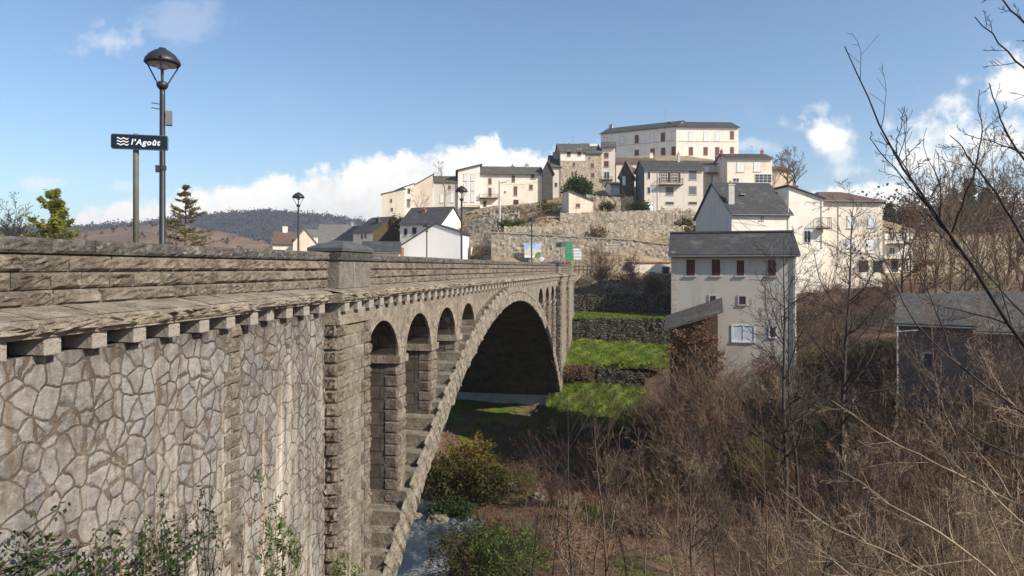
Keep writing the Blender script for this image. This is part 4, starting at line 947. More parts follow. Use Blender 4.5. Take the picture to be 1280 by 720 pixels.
# white barn and roofs of the lower town beyond the parapet
house('white_barn', 'white barn with broad plain gable, cracked rendering and dark roof beside the bridge road', 488, 124, 578, -8, 315.5, 340, 23, 'gy', 5.0, 'barn_white', 'slate', .35, [(498, 316, 14, 13, 'patch', 'orange_patch')], drop=-3.3, apex=.63, cat='barn', pxC=None)
house('white_house', 'white house with long slate roof and two brown shutters behind the white barn', 500, 133, 552, -18, 280, 320, 11, 'gx', 3.4, 'white_plaster', 'slate', .35, [(507, 290, 3.5, 8, 'brown'), (518, 288.5, 5, 8, 'brown')], [(.38, .35, .5, .8, 'brick_red')])
house('gable_house', 'cream house whose broad right gable is overgrown with brown creeper, left of the white barn', 441.5, 140, 466, -36, 291, 315, 10.5, 'gx', 3.2, 'cream_plaster', 'slate', .35, [(452.5, 296, 2.5, 6, 'pane'), (457, 295, 2.5, 6, 'pane')], [(.7, .3, .9, .8, 'dark_cladding')], sidemat='ivy_cladding')
house('low_house', 'low white outbuilding with blue slate roof close behind the parapet pillar', 453, 112, 500, 10, 315, 335, 8, 'gx', 1.7, 'white_plaster', 'slate', .35, [])
house('town_house', 'cream town house with wide pale slate roof right of the parapet pillar', 398, 152, 446, 10, 299, 325, 10, 'gx', 3.4, 'cream_plaster', 'slate_pale', .4, [(420, 304, 3, 5, 'pane')], [(.85, .5, .6, .7, 'concrete')])
house('town_house', 'white town house end whose roof peeps out just left of the parapet pillar', 378, 146, 412, 14, 303, 325, 9, 'gx', 2.8, 'white_plaster', 'slate_pale', .35, [(386, 308, 3, 5, 'pane')])
house('town_house', 'tan gabled town house with stepped pale chimney, behind the left hand lamp', 366, 140, 396, 16, 304, 325, 10, 'gy', 2.9, 'pink_plaster', 'slate_pale', .35, [], [(.95, .4, .9, .9, 'cream_plaster')])
house('town_house', 'leftmost of the low town houses, cream with pale chimney and brown roof', 341, 150, 372, 12, 304, 325, 9, 'gx', 2.6, 'cream_plaster', 'brown_tile', .35, [], [(.4, .5, 1.2, 1.0, 'white_plaster')])
# little hut on the rubble terrace
house('white_hut', 'tiny white garden hut with one red window on the rubble terrace', 711, 124, 741, 14, 250, 272, 4, 'monoL', 1.6, 'tan_plaster', 'slate_lichen', .25, [(722.5, 257, 5, 4.5, 'red')], cat='hut')
house('road_building', 'pale ground floor building with dark doorways left of the shuttered house by the road', 791, 104, 838, 2, 329, 368, 6, 'flat', .2, 'cream_plaster', 'brick_red', .35, [(832, 341, 8, 14, 'door'), (815, 345, 6, 10, 'pane'), (828, 355, 8, 12, 'door')], cat='building')
# retaining walls on the hill
stone_wall('tall rendered retaining wall behind the far bridge end', (614, 112), (850, 112), [(HY-y)/F*112 for y in (291, 294, 297, 300, 308)], -1.5, 'road_rubble', 1.0, .1, .05, 'concrete', 'retaining_wall')
stone_wall('rubble retaining wall in the middle of the hill with weeds along its foot', (630, 117), (905, 118), [(HY-y)/F*117 for y in (284, 279, 279, 281, 286)], 2, 'hill_rubble', 1.0, .18, .04, None, 'retaining_wall')
stone_wall('highest rubble retaining wall under the balcony house', (700, 122.5), (905, 122), [(HY-y)/F*122 for y in (266, 265, 263, 264, 268)], 4, 'hill_rubble', 1.0, .12, .04, None, 'retaining_wall')
stone_wall('long garden wall of rubble under the long cream house', (588, 144), (700, 141), [(HY-y)/F*143 for y in (262, 258, 257, 258)], 8, 'hill_rubble', .8, .15, .08, None, 'retaining_wall')
stone_wall('short rubble wall at the left end of the hill slope', (600, 134), (648, 132), [(HY-y)/F*133 for y in (266, 263, 263)], 7, 'hill_rubble', .8, .15, .08, None, 'retaining_wall')
stone_wall('low garden wall with arched stream outlet under the white houses', (985, 72), (1085, 74), [-4.6, -4.8, -5.2], -10, 'terrace_rubble', .7, .12, .06, None, 'garden_wall')

# ------------------------------------------------------------------ street furniture
def lamp(label, px, ytop, d, box=False, deck=-.6):
    x, y, z = P(px, ytop, d); h = z-deck
    o = empty('street_lamp', (x, y, deck), .4, label=label, cat='street lamp', group='lamps along the bridge road')
    m = MB(); m.lathe([(.11, 0), (.11, .9), (.09, .95), (.07, 1.0), (.058, h-1.05), (.058, h-.86)], n=12); m.build('pole', 'black_metal', o, True)
    m = MB(); m.lathe([(.06, h-.92), (.12, h-.85), (.13, h-.78), (.09, h-.74)], n=12); m.build('collar', 'black_metal', o, True)
    for k in range(3):
        a = k*2*math.pi/3+.5; m = MB(); m.bar((math.cos(a)*.1, math.sin(a)*.1, h-.8), (math.cos(a)*.37, math.sin(a)*.37, h-.32), .016, 6); m.bar((math.cos(a)*.35, math.sin(a)*.35, h-.34), (math.cos(a)*.41, math.sin(a)*.41, h-.24), .022, 6); m.build('arm', 'black_metal', o)
    m = MB(); m.lathe([(.36, h-.34), (.39, h-.31), (.37, h-.24), (.28, h-.12), (.16, h-.03), (.09, h-.01), (.08, h+.03), (.0, h+.04)], n=20); m.build('hood', 'black_metal', o, True)
    m = MB(); m.lathe([(.30, h-.345), (.30, h-.338)], n=20); m.lathe([(.1, h-.44), (.13, h-.345)], n=12); m.build('lens', 'lens', o)
    m = MB(); m.bar((0, 0, h-.8), (0, 0, h-.4), .03, 8); m.build('stem', 'black_metal', o)
    if box:
        m = MB(); m.box(.07, -.08, h-1.72, .2, .08, h-1.40); m.bar((.06, 0, h-1.5), (.1, 0, h-1.5), .03, 6); m.build('control_box', 'grey_metal', o)
        for q_ in (0, .11):
            m = MB(); m.bar((-.05, 0, h-1.25-q_), (-.22, -.03, h-1.24-q_), .012, 5); m.build('aerial', 'black_metal', o)
        m = MB(); m.box(-.14, -.06, h-2.55-.25, -.05, .06, h-2.4-.25); m.lathe([(.085, h-2.75), (.085, h-2.65)], n=10); m.build('bracket', 'black_metal', o)
    return o
lamp('tall black street lamp with control box, nearest, beside the river name sign', 203, 62, 15.7, True)
lamp('black street lamp in front of the white barn on the near pavement', 577, 233, 42.6)
lamp('black street lamp in front of the landscape board on the far retaining wall', 664.5, 272, 68)
lamp('black street lamp against the sky left of the parapet pillar', 373, 241, 44)
lamp('small black street lamp against the white barn gable', 533.5, 279, 68)
# river name sign
sx_, sy_, _z = P(170, HY, 14.6)
sg = empty('river_sign', (sx_, sy_, -.6), R_(13), label='dark blue river name sign with three white waves on a grey green post', cat='sign')
zc = (HY-178.5)/F*14.6+.6
m = MB(); m.lathe([(.058, 0), (.058, zc+.17), (.05, zc+.19)], n=14); m.build('post', 'sign_post', sg, True)
def rrect(w_, h_, r, n=6):
    return [(sx*(w_-r)+r*math.cos(a), sz*(h_-r)+r*math.sin(a)) for sx, sz, a0 in ((1, 1, 0), (-1, 1, 90), (-1, -1, 180), (1, -1, 270)) for a in [R_(a0+90*i/n) for i in range(n+1)]]
W2, H2 = .55, .158; ox = .10
m = MB(); m.prism(rrect(W2, H2, .04), lambda p, t: (p[0]+ox, t, p[1]+zc), -.115, -.06); m.build('panel', 'grey_metal', sg)
m = MB(); m.prism(rrect(W2-.012, H2-.012, .035), lambda p, t: (p[0]+ox, t, p[1]+zc), -.119, -.1155); face = m.build('face', 'sign_blue', sg)
for k in range(3):
    m = MB(); top = []; bot = []
    for i in range(25):
        t = i/24; xx = -W2+.12+.22*t+ox; zz2 = zc+.062-.062*k+.013*math.sin(t*2*math.pi*2+.6); top.append((xx, zz2+.011)); bot.append((xx, zz2-.011))
    m.prism(top+bot[::-1], lambda p, t: (p[0], t, p[1]), -.1225, -.1195); m.build('wave', 'sign_white', sg)
def text(body, size, mat, parent, loc, rot=(R_(90), 0, 0), shear=0.0, off=0.0, sx=1.0, sp=1.0, name='lettering', align='LEFT'):
    c = bpy.data.curves.new(name, 'FONT'); c.body = body; c.size = size; c.shear = shear; c.offset = off; c.extrude = .0015; c.align_x = align; c.space_character = sp; c.resolution_u = 4
    t = bpy.data.objects.new('tmp', c); COL.objects.link(t); dg = bpy.context.evaluated_depsgraph_get(); dg.update()
    me = bpy.data.meshes.new_from_object(t.evaluated_get(dg)); bpy.data.objects.remove(t); bpy.data.curves.remove(c)
    me.name = name; me.materials.clear(); me.materials.append(MATS[mat]); o = bpy.data.objects.new(name, me); COL.objects.link(o); o.parent = parent; o.location = loc; o.rotation_euler = rot; o.scale = (sx, 1, 1); return o
lt = text("l\u2019Ago\u00fbt", .165, 'sign_white', sg, (ox-.165, -.122, zc-.058), shear=.2, off=.0045, sp=1.16)
lt.scale[0] = .565/lt.dimensions[0]
# things at the far end of the bridge
def signboard(label, px, y0, y1, d, w_, mat, name='direction_sign', panels=None, deck=-.9, postx=(0,), face=0.0):
    x, y, _ = P(px, HY, d); o = empty(name, (x, y, deck), R_(face), label=label, cat='sign')
    zt = (HY-y0)/F*d-deck; zb = (HY-y1)/F*d-deck
    for p in postx:
        m = MB(); m.lathe([(.05, 0), (.05, zt)], (p, .05, 0), 8); m.build('post', 'grey_metal', o)
    for (a, b, u, v_, mt) in (panels or [(-.5, .5, 0, 1, mat)]):
        m = MB(); m.box(a*w_, -.04, zb+(zt-zb)*u, b*w_, -.005, zb+(zt-zb)*v_); m.build('panel', mt, o)
    return o
signboard('stack of seven green direction signs by the far bridge end', 711, 302, 326, 101, 1.15, 'sign_green', panels=[(-.5, .5, i/7+.012, (i+1)/7-.012, 'sign_green') for i in range(7)], postx=(-.3, .3))
signboard('two small dark square panels on a thin post left of the green signs', 701, 302, 309, 98, 1.35, 'sign_dark', panels=[(-.5, -.02, 0, .85, 'sign_dark'), (.03, .55, .05, 1, 'shutter_grey')], postx=(0,))
signboard('stack of four narrow white direction signs right of the green ones', 722, 310, 325, 101.4, 1.15, 'sign_white', panels=[(-.5, .5, i/4+.03, (i+1)/4-.03, 'sign_white') for i in range(4)], postx=(-.25, .25))
signboard('pale yellow lattice board of slats leaning on the retaining wall', 767, 304, 319, 110.8, 1.9, 'frame_stone', panels=[(-.5, .5, i/5+.04, (i+1)/5-.06, 'frame_stone') for i in range(5)], postx=(-.8, 0, .8), name='slat_board')
mr = signboard('round pale convex mirror standing by the road at the far bridge end', 677, 324, 325, 98, .1, 'concrete', name='road_mirror', panels=[(-.3, .3, 0, 1, 'grey_metal')])
m = MB(); v = [(0, 0, 0)]; m.lathe([(.0, .03), (.28, .02), (.36, 0), (.36, -.04)], n=20); mo = m.build('mirror', 'frame_white', mr); mo.rotation_euler = (R_(90), 0, 0); mo.location = (0, -.05, (HY-324)/F*98+.9)
# landscape board on the wall: sky, white village, green
bx, by, _ = P(666, HY, 110.9); lb = empty('picture_board', (bx, by, (HY-322)/F*110.9), 0, label='board with a painted blue sky and white village fixed to the retaining wall', cat='board')
m = MB(); m.box(-1.35, .0, 0, 1.35, .06, 2.25); m.build('panel', 'sign_white', lb)
simple('board_sky', (.16, .36, .70), (.55, .68, .82), .6, .6, .001); simple('board_land', (.55, .5, .4), (.75, .72, .66), 2.5, .6, .001); simple('board_green', (.10, .2, .04), (.2, .27, .08), 2, .6, .001)
m = MB(); m.box(-1.32, -.012, 1.25, 1.32, -.001, 2.22); m.build('board_sky', 'board_sky', lb)
m = MB(); m.prism([(-1.32, .5), (-.2, .3), (.5, .45), (1.32, .2), (1.32, 1.25), (.6, 1.5), (.1, 1.35), (-.5, 1.6), (-1.0, 1.3), (-1.32, 1.35)], lambda p, t: (p[0], t, p[1]), -.016, -.0125); m.build('board_village', 'board_land', lb)
m = MB(); m.prism([(.3, .02), (1.32, .02), (1.32, .75), (.9, .95), (.4, .5)], lambda p, t: (p[0], t, p[1]), -.020, -.017); m.build('board_trees', 'board_green', lb)
# flower trough
fx0, fy0, _ = P(697, HY, 97.5); ft = empty('flower_trough', (fx0, fy0, .15), 0, label='trough of pink and red flowers on the far end of the parapet', cat='planter')
m = MB(); m.box(-1.6, -.2, -.75, 1.6, .25, .2); m.build('trough', 'timber', ft)
C_ = np.c_[rng.uniform(-1.7, 1.7, 500), rng.uniform(-.35, .3, 500), rng.uniform(.15, .75, 500)]
v, q_ = leaves(C_, .10); fastmesh('blossom', v, q_, 'flower_pink', ft); v, q_ = leaves(C_+rng.normal(size=C_.shape)*.05-[0, 0, .12], .09); fastmesh('leaves', v, q_, 'leaf_bush', ft)
# railing of the bank beyond the ledge
ra = empty('bank_railing', (*P(718, HY, 94)[:2], -.7), R_(8), label='dark wooden railing at the far bridge end over the terraces', cat='railing')
for i in range(5):
    m = MB(); m.box(i*.62-.06, -.06, 0, i*.62+.06, .06, 1.05); m.build('post', 'timber', ra)
for z_ in (.4, .85):
    m = MB(); m.box(-.1, -.09, z_, 2.6, -.055, z_+.16); m.build('rail', 'timber', ra)
# poles
def utility_pole(label, px, y0, y1, d, r, mat):
    x, y, zt = P(px, y0, d); zb = (HY-y1)/F*d-.5; o = empty('utility_pole', (x, y, zb), 0, label=label, cat='pole'); h = zt-zb
    m = MB(); m.bar((0, 0, 0), (0, 0, h), r*1.3, 8, r); m.build('shaft', mat, o)
    m = MB(); m.bar((-.1, 0, h-.35), (1.3, 0, h-.25), .05, 6); m.build('cross_arm', 'grey_metal', o); return o
utility_pole('pale concrete utility pole on the slope below the long cream house', 624.5, 226, 284, 126, .17, 'pole_concrete')
utility_pole('thin brown utility pole on the slope right of the concrete one', 675.5, 224, 274, 134, .11, 'bark_tan')
utility_pole('thin leaning lamp mast beside the dark shed', 1121.5, 408, 500, 44, .05, 'pole_concrete')
stone_wall('broken rubble wall on the slope left of the concrete utility pole', (584, 128), (622, 126), [(HY-y)/F*127 for y in (276, 272, 274)], 4, 'hill_rubble', .8, .25, .05, None, 'garden_wall')
stone_wall('grey rubble garden wall under the tower house and the dark clad gable', (733, 134), (792, 133), [(HY-y)/F*133 for y in (243, 246, 245)], 8, 'hill_rubble', .7, .2, .05, None, 'garden_wall')
stone_wall('pale rubble wall behind the white hut', (690, 129), (716, 127), [(HY-y)/F*128 for y in (262, 259, 257)], 6, 'hill_rubble', .7, .2, .05, None, 'garden_wall')
def aerial(px, py, d, h, lab):
    x, y, z = P(px, py, d); o = empty('roof_aerial', (x, y, z), rng.random(), label=lab, cat='aerial')
    m = MB(); m.bar((0, 0, -.5), (0, 0, h), .025, 5); m.build('mast', 'grey_metal', o)
    m = MB(); m.bar((-.5, 0, h-.15), (.5, 0, h-.15), .018, 4); [m.bar((q_, -.25, h-.15), (q_, .25, h-.15), .012, 4) for q_ in (-.45, -.2, .1, .4)]; m.build('antenna', 'grey_metal', o)
aerial(832, 150, 192, 2.6, 'tall aerial on the ridge of the hilltop building')
aerial(640, 206, 151, 1.6, 'small aerial on the roof of the long cream house'); aerial(716, 178, 160, 1.5, 'small aerial on the roof of the stone based house'); aerial(940, 192, 143, 1.6, 'small aerial on the roof of the veranda house'); aerial(1062, 240, 94, 1.4, 'small aerial on the roof of the big cream house')
def wire(a, b, sag, lab):
    a, b = np.array(a), np.array(b); t = np.linspace(0, 1, 14)[:, None]; p = a*(1-t)+b*t; p[:, 2] -= 4*sag*(t*(1-t))[:, 0]
    v, q_ = tubes(p[None]-a, np.full((1, 14), .022), 4); o = fastmesh('overhead_wire', v, q_, 'black_metal'); o.location = tuple(a); setp(o, lab, 'wire')
wire(P(624.5, 228, 126), P(672, 212, 149), .5, 'thin overhead wire from the concrete pole to the long cream house')
wire(P(624.5, 229, 126), P(675.5, 226, 134), .5, 'thin overhead wire between the two utility poles')
wire(P(918, 268, 83.5), P(946, 292, 84), .3, 'thin wire slanting across the front of the shade-grey gabled white house')
wire(P(916, 267, 83.3), P(1030, 297, 87), .5, 'long thin wire sagging across the white houses')
# ------------------------------------------------------------------ distant hills
def hill(name, prof, D, depth, mat, zb=-20, amp=3.0):
    pxs = np.array([p[0] for p in prof], float); pys = np.array([p[1] for p in prof], float)
    n = 160; m = 26; u = np.linspace(pxs[0], pxs[-1], n+1); ridge = (HY-np.interp(u, pxs, pys))/F*D
    v = []
    for i in range(n+1):
        for j in range(m+1):
            t = j/m; k = math.sin(t*math.pi)**.8 if t < .5 else math.sin(t*math.pi)
            d = D-depth*(1-2*t); hh = zb+(ridge[i]-zb)*k
            d2 = d
            hh += amp*(math.sin(u[i]*.07+j*.9)*math.sin(j*1.3+u[i]*.031)+.5*math.sin(u[i]*.23+j*2.1))*k*(.4 if j == m//2 else 1)
            v.append(((u[i]-640)/F*d2, d2, hh))
    id_ = np.arange((n+1)*(m+1)).reshape(n+1, m+1)
    setp(fastmesh(name, np.array(v), np.stack([id_[:-1, :-1], id_[1:, :-1], id_[1:, 1:], id_[:-1, 1:]], -1).reshape(-1, 4), mat, smooth=True), kind='structure')
    return u, ridge
hu, hr = hill('wooded_hill', [(-900, 300), (-300, 296), (100, 288), (180, 282), (250, 275), (290, 270), (330, 268), (380, 272), (415, 275), (450, 281), (520, 290), (700, 296), (1100, 300), (2000, 296)], 1500, 420, 'far_wood', -30, 5)
mu, mr_ = hill('heath_hill', [(-700, 312), (60, 300), (110, 291), (150, 286), (185, 281), (230, 283), (300, 297), (360, 308), (450, 320)], 800, 260, 'far_heath', -25, 2.0)
bu, br_ = hill('wooded_hill', [(-1400, 296), (-200, 300), (90, 290), (110, 284), (130, 288), (200, 300), (400, 310)], 2500, 400, 'far_wood', -30, 5)
# trees over the hills, too many to count
def canopy(name, C, size, mat, per=10, spread=.5, tall=1.0, fs=.34):
    n = len(C); s = np.repeat(size, per); c = np.repeat(C, per, 0)+rng.normal(size=(n*per, 3))*spread*s[:, None]*np.array([1, 1, tall])
    v, q_ = leaves(c, 1.0, aspect=.8); k = np.repeat(s*fs, 4)[:, None]; ctr = np.repeat(c, 4, 0); v = ctr+(v-ctr)*k
    return setp(fastmesh(name, v, q_, mat), kind='stuff')
i_ = rng.integers(int(np.searchsorted(hu, -60)), int(np.searchsorted(hu, 560)), 2600); t_ = rng.random(2600)**1.6*.8; d_ = 1500-420*t_
z_ = -30+(hr[i_]+30)*np.sin((1-t_)*.5*math.pi)**.8
kk_ = (hu[i_] > -100) & (hu[i_] < 700)
C_ = np.c_[(hu[i_]-640+rng.uniform(-8, 8, 2600))/F*d_, d_, z_+3][kk_]
canopy('far_wood', C_, rng.uniform(6, 11, len(C_)), 'leaf_forest', 14, .45, .9, .2)
C2 = np.c_[(hu[i_]-640+rng.uniform(-8, 8, 2600))/F*(d_-12), d_-12, z_+2][kk_]
canopy('far_wood', C2[: len(C2)//2], rng.uniform(5, 10, len(C2)//2), 'wood_forest', 14, .45, .7, .2)
i_ = rng.integers(0, len(mu)-1, 160); t_ = rng.random(160)*.75; d_ = 800-260*t_; z_ = -25+(mr_[i_]+25)*np.sin((1-t_)*.5*math.pi)**.8
C_ = np.c_[(mu[i_]-640)/F*d_, d_, z_+1.5]; canopy('far_wood', C_, rng.uniform(2.5, 6, 160), 'leaf_forest', 9, .45)

# ------------------------------------------------------------------ plant builders
def spawn(Pt, Rd, n, lenf, ang, K, up=.05, wob=.12, tmin=.2, tmax=1.0, rf=.62, r=rng, taper=.25, lenpow=.6):
    N_, Kp, _ = Pt.shape
    t = tmin+(tmax-tmin)*((np.arange(n)[None]+r.random((N_, n)))/n)
    L = np.linalg.norm(np.diff(Pt, axis=1), axis=2).sum(1)
    x = t*(Kp-1); i = np.minimum(x.astype(int), Kp-2); f = (x-i)[..., None]; rows = np.arange(N_)[:, None]
    a = Pt[rows, i]; b = Pt[rows, i+1]; pos = a*(1-f)+b*f; T = b-a; T /= np.linalg.norm(T, axis=2, keepdims=True)+1e-9
    rad = Rd[rows, i]*(1-f[..., 0])+Rd[rows, i+1]*f[..., 0]
    p = r.normal(size=T.shape); p -= T*np.sum(p*T, 2, keepdims=True); p /= np.linalg.norm(p, axis=2, keepdims=True)+1e-9
    an = np.radians(ang)*(.7+.6*r.random((N_, n, 1))); d = T*np.cos(an)+p*np.sin(an)
    l = L[:, None]*lenf*(1-lenpow*t)*(.6+.7*r.random((N_, n)))
    pos = pos.reshape(-1, 3); d = d.reshape(-1, 3); l = l.reshape(-1); r0 = np.maximum((rad*rf).reshape(-1), .0015)
    return arcs(pos, d, l, r0, K, up, wob, r, taper)
def arcs(pos, d, l, r0, K, up, wob, r=rng, taper=.25):
    M = len(pos); out = np.empty((M, K, 3)); out[:, 0] = pos; st = (l/(K-1))[:, None]
    d = d/(np.linalg.norm(d, axis=1, keepdims=True)+1e-9)
    for k in range(1, K):
        out[:, k] = out[:, k-1]+d*st
        d = d+r.normal(size=d.shape)*wob; d[:, 2] += up; d /= np.linalg.norm(d, axis=1, keepdims=True)+1e-9
    return out, r0[:, None]*np.linspace(1, taper, K)[None]
def bare_tree(name, label, base, h, r0, levels, mat='bark_dark', lean=(0, 0), cat='tree', group=None, seed=1, wob=.06, trunkK=14, minr=.004, leafs=None, forks=1):
    r = np.random.default_rng(seed)
    o = empty(name, base, label=label, cat=cat, group=group)
    d0 = np.array([[lean[0], lean[1], 1.0]]*forks)+r.normal(size=(forks, 3))*(.12 if forks > 1 else 0)*[1, 1, 0]
    pos0 = np.zeros((forks, 3)); pos0[:, :2] += r.normal(size=(forks, 2))*(.3*r0*6 if forks > 1 else 0)
    Pt, Rd = arcs(pos0, d0, np.full(forks, float(h))*(1-.15*np.arange(forks)/max(1, forks)), np.full(forks, r0), trunkK, .02, wob, r, .08)
    Rd[:, 0] *= 1.25
    v, q_ = tubes(Pt, Rd, 8); fastmesh('trunk', v, q_, mat, o, True)
    parts = []; cur = (Pt, Rd); last = None
    for (n, lf, an, K, up, tmin) in levels:
        cur = spawn(*cur, n, lf, an, K, up, .13, tmin, .98, r=r); cur = (cur[0], np.maximum(cur[1], minr)); parts.append(tubes(*cur, 4 if len(parts) == 0 else 3)); last = cur
    v, q_ = joinq(parts); cr = fastmesh('crown', v, q_, mat, o)
    if leafs:
        nl, sz, lm = leafs; pp = last[0].reshape(-1, 3); C_ = pp[r.integers(0, len(pp), nl)]+r.normal(size=(nl, 3))*sz
        v, q_ = leaves(C_, sz, r=r); fastmesh('foliage', v, q_, lm, o)
    return o
def leafy(name, label, base, lobes, n, sz, mat, cat='bush', group=None, seed=1, trunk=None, spread=.34):
    """bush of leaf clumps; lobes: (x,y,z,rx,ry,rz)"""
    r = np.random.default_rng(seed); o = empty(name, base, label=label, cat=cat, group=group)
    lb = np.array(lobes, float); w_ = lb[:, 3]*lb[:, 4]*lb[:, 5]; k = r.choice(len(lb), n//14, p=w_/w_.sum())
    a = r.normal(size=(len(k), 3)); a /= np.linalg.norm(a, axis=1, keepdims=True); rad = r.random((len(k), 1))**.45
    c = lb[k, :3]+a*rad*lb[k, 3:]
    C_ = np.repeat(c, 14, 0)+r.normal(size=(len(c)*14, 3))*sz*1.6
    v, q_ = leaves(C_, sz, r=r); fastmesh('foliage', v, q_, mat, o)
    st = 7; pos = np.zeros((st, 3)); pos[:, :2] = r.normal(size=(st, 2))*.12; d = r.normal(size=(st, 3))*.35; d[:, 2] = 1
    hh = float((lb[:, 2]+lb[:, 5]*.5).max())
    Pt, Rd = arcs(pos, d, np.full(st, hh), np.full(st, max(.02, hh*.012)), 6, .05, .1, r)
    v, q_ = tubes(Pt, Rd, 5); fastmesh('stem', v, q_, 'bark_dark', o)
    return o
def G(x, y): return float(gz(x, y)[0])
def at(px, d, dz=0): x = (px-640)/F*d; return (x, d, G(x, d)+dz)

# ------------------------------------------------------------------ trees and bushes of the town
leafy('green_bush', 'large round bright green bush below the stone based houses', (*P(722, HY, 139)[:2], P(0, 251, 139)[2]), [(0, 0, 2.6, 2.6, 2.2, 2.4), (-1.3, 0, 1.8, 1.8, 1.6, 1.8), (1.5, -.3, 2.2, 1.7, 1.6, 2.0), (.3, 0, 3.6, 1.5, 1.4, 1.4)], 5200, .22, 'leaf_bush', seed=3)
for k, (px, py, d, r, hh, mat, lab) in enumerate([(683, 266, 136, 1.8, 2.6, 'leaf_olive', 'dark olive shrub at the right of the brown utility pole'), (696, 270, 131, 1.4, 1.7, 'leaf_bush', 'fresh green shrub just left of the white hut wall'), (540, 282, 140, 1.3, 2.6, 'leaf_bush', 'dark green shrub below the bare tan plaster house'), (497, 288, 140, 1.2, 3.4, 'leaf_olive', 'olive creeper bush at the foot of the curved house'), (633, 286, 124, 1.5, 1.6, 'leaf_bush', 'green shrub at the foot of the concrete utility pole'), (650, 285, 123.5, 1.3, 1.2, 'leaf_bush', 'low green shrub between the two utility poles'), (792, 264, 126, 1.7, 1.4, 'leaf_olive', 'olive shrub under the dark gabled houses'), (803, 264, 125.5, 1.2, 1.8, 'leaf_bush', 'small green shrub at the left foot of the balcony house'), (757, 262, 127, 1.7, 1.3, 'leaf_olive', 'dull green shrub right of the white hut'), (745, 254, 140, 2, 1.6, 'leaf_olive', 'olive shrub right of the round green bush'), (854, 292, 120.6, 1.6, 3.2, 'leaf_olive', 'straggling olive bush hanging over the highest rubble wall'), (866, 300, 116, 1.6, 2.6, 'leaf_olive', 'olive bush in front of the middle rubble wall'), (742, 300, 115.6, 2.2, 2.2, 'straw', 'dry straw coloured bush in front of the middle rubble wall'), (615, 282, 128, 1.8, 1.4, 'leaf_olive', 'dull shrub left of the concrete pole')]):
    x, y, z = P(px, py, d); leafy('hill_shrub', lab, (x, y, z), [(0, 0, hh*.5, r, r*.8, hh*.5), (r*.5, 0, hh*.4, r*.6, r*.6, hh*.4)], 900, .16, mat, 'shrub', 'shrubs on the hill', seed=20+k)
L3 = [(14, .42, 45, 6, .05, .25), (6, .5, 40, 5, .04, .2), (4, .5, 38, 4, .03, .2)]
bare_tree('bare_tree', 'slim leafless tree in front of the low grey house on the hill shoulder', (*P(556, HY, 145)[:2], P(0, 262, 145)[2]), 9.5, .14, L3, 'bark_tan', seed=5, minr=.018)
bare_tree('bare_tree', 'rounded leafless tree with brown twigs right of the upper row of houses', (*P(984, HY, 146)[:2], P(0, 240, 146)[2]), 7.2, .28, [(16, .75, 48, 7, .10, .2), (7, .5, 35, 5, .06, .3), (5, .5, 32, 4, .04, .2)], 'bark_mid', seed=6, minr=.02, leafs=(500, .12, 'leaf_dead'))
bare_tree('bare_tree', 'upright leafless tree behind the rounded one at the right of the upper row', (*P(994, HY, 150)[:2], P(0, 240, 150)[2]), 7.8, .25, [(16, .75, 45, 7, .12, .2), (7, .5, 35, 5, .06, .3), (5, .5, 32, 4, .04, .2)], 'bark_dark', seed=7, minr=.02)
bare_tree('bare_tree', 'small reddish leafless tree in front of the dark clad gable', (*P(777, HY, 127)[:2], P(0, 262, 127)[2]), 3.6, .09, L3, 'bark_mid', seed=8, minr=.014, leafs=(300, .07, 'leaf_dead'))
sb = bare_tree('bare_shrub', 'big pale many stemmed leafless shrub right of the far bridge end', (*P(752, HY, 97)[:2], P(0, 366, 97)[2]), 6.6, .07, [(9, .55, 28, 6, .06, .1), (6, .5, 28, 5, .05, .15), (4, .5, 30, 4, .03, .2)], 'bark_tan', cat='shrub', seed=9, minr=.014, forks=12, wob=.1)
bare_tree('bare_shrub', 'smaller pale leafless shrub between the big pale shrub and the road building', (*P(790, HY, 96.5)[:2], P(0, 366, 96.5)[2]), 5.2, .06, [(9, .55, 28, 6, .06, .1), (5, .5, 28, 5, .05, .15), (3, .5, 30, 4, .03, .2)], 'bark_tan', cat='shrub', seed=10, minr=.013, forks=6, wob=.1)
leafy('brown_hedge', 'clipped dark brown hedge bush beside the road building', (*P(818, HY, 95)[:2], P(0, 369, 95)[2]), [(0, 0, 1.2, 1.3, 1.0, 1.3)], 1600, .12, 'leaf_dead', 'hedge', seed=4)
# left side beyond the parapet
pb = (*P(66, HY, 46)[:2], -2.2)
def pine(name, label, base, h, rbase, tiers, mat, seed, dens=1.0, droop=-.1, cat='tree', sz=.16, group=None):
    r = np.random.default_rng(seed); o = empty(name, base, label=label, cat=cat, group=group)
    m = MB(); m.bar((0, 0, 0), (0, 0, h), .018*h, 8, .01); m.build('trunk', 'bark_mid', o)
    ps, ds, ls = [], [], []
    for k in range(tiers):
        t = (k+.5)/tiers; z = h*(.12+.87*t); nb = r.integers(5, 8)
        for b in range(nb):
            a = r.random()*6.28; l = rbase*(1-t)**.8*(.7+.5*r.random())+.15; ps.append((0, 0, z+r.normal()*.1)); ds.append((math.cos(a), math.sin(a), droop+.35*t+.1)); ls.append(l)
    Pt, Rd = arcs(np.array(ps), np.array(ds), np.array(ls), np.full(len(ps), .006*h), 7, .03, .05, r)
    S_ = spawn(Pt, Rd, 9, .38, 48, 4, .0, .06, .15, .98, r=r)
    v, q_ = joinq([tubes(Pt, Rd, 4), tubes(*S_, 3)]); cr = fastmesh('crown', v, q_, 'bark_mid', o)
    pp = np.concatenate([S_[0].reshape(-1, 3), Pt[:, 2:].reshape(-1, 3)]); nl = int(len(pp)*3*dens)
    C_ = pp[r.integers(0, len(pp), nl)]+r.normal(size=(nl, 3))*sz*.5
    v, q_ = leaves(C_, sz, r=r, aspect=.3, flat=.7); fastmesh('needles', v, q_, mat, o); return o
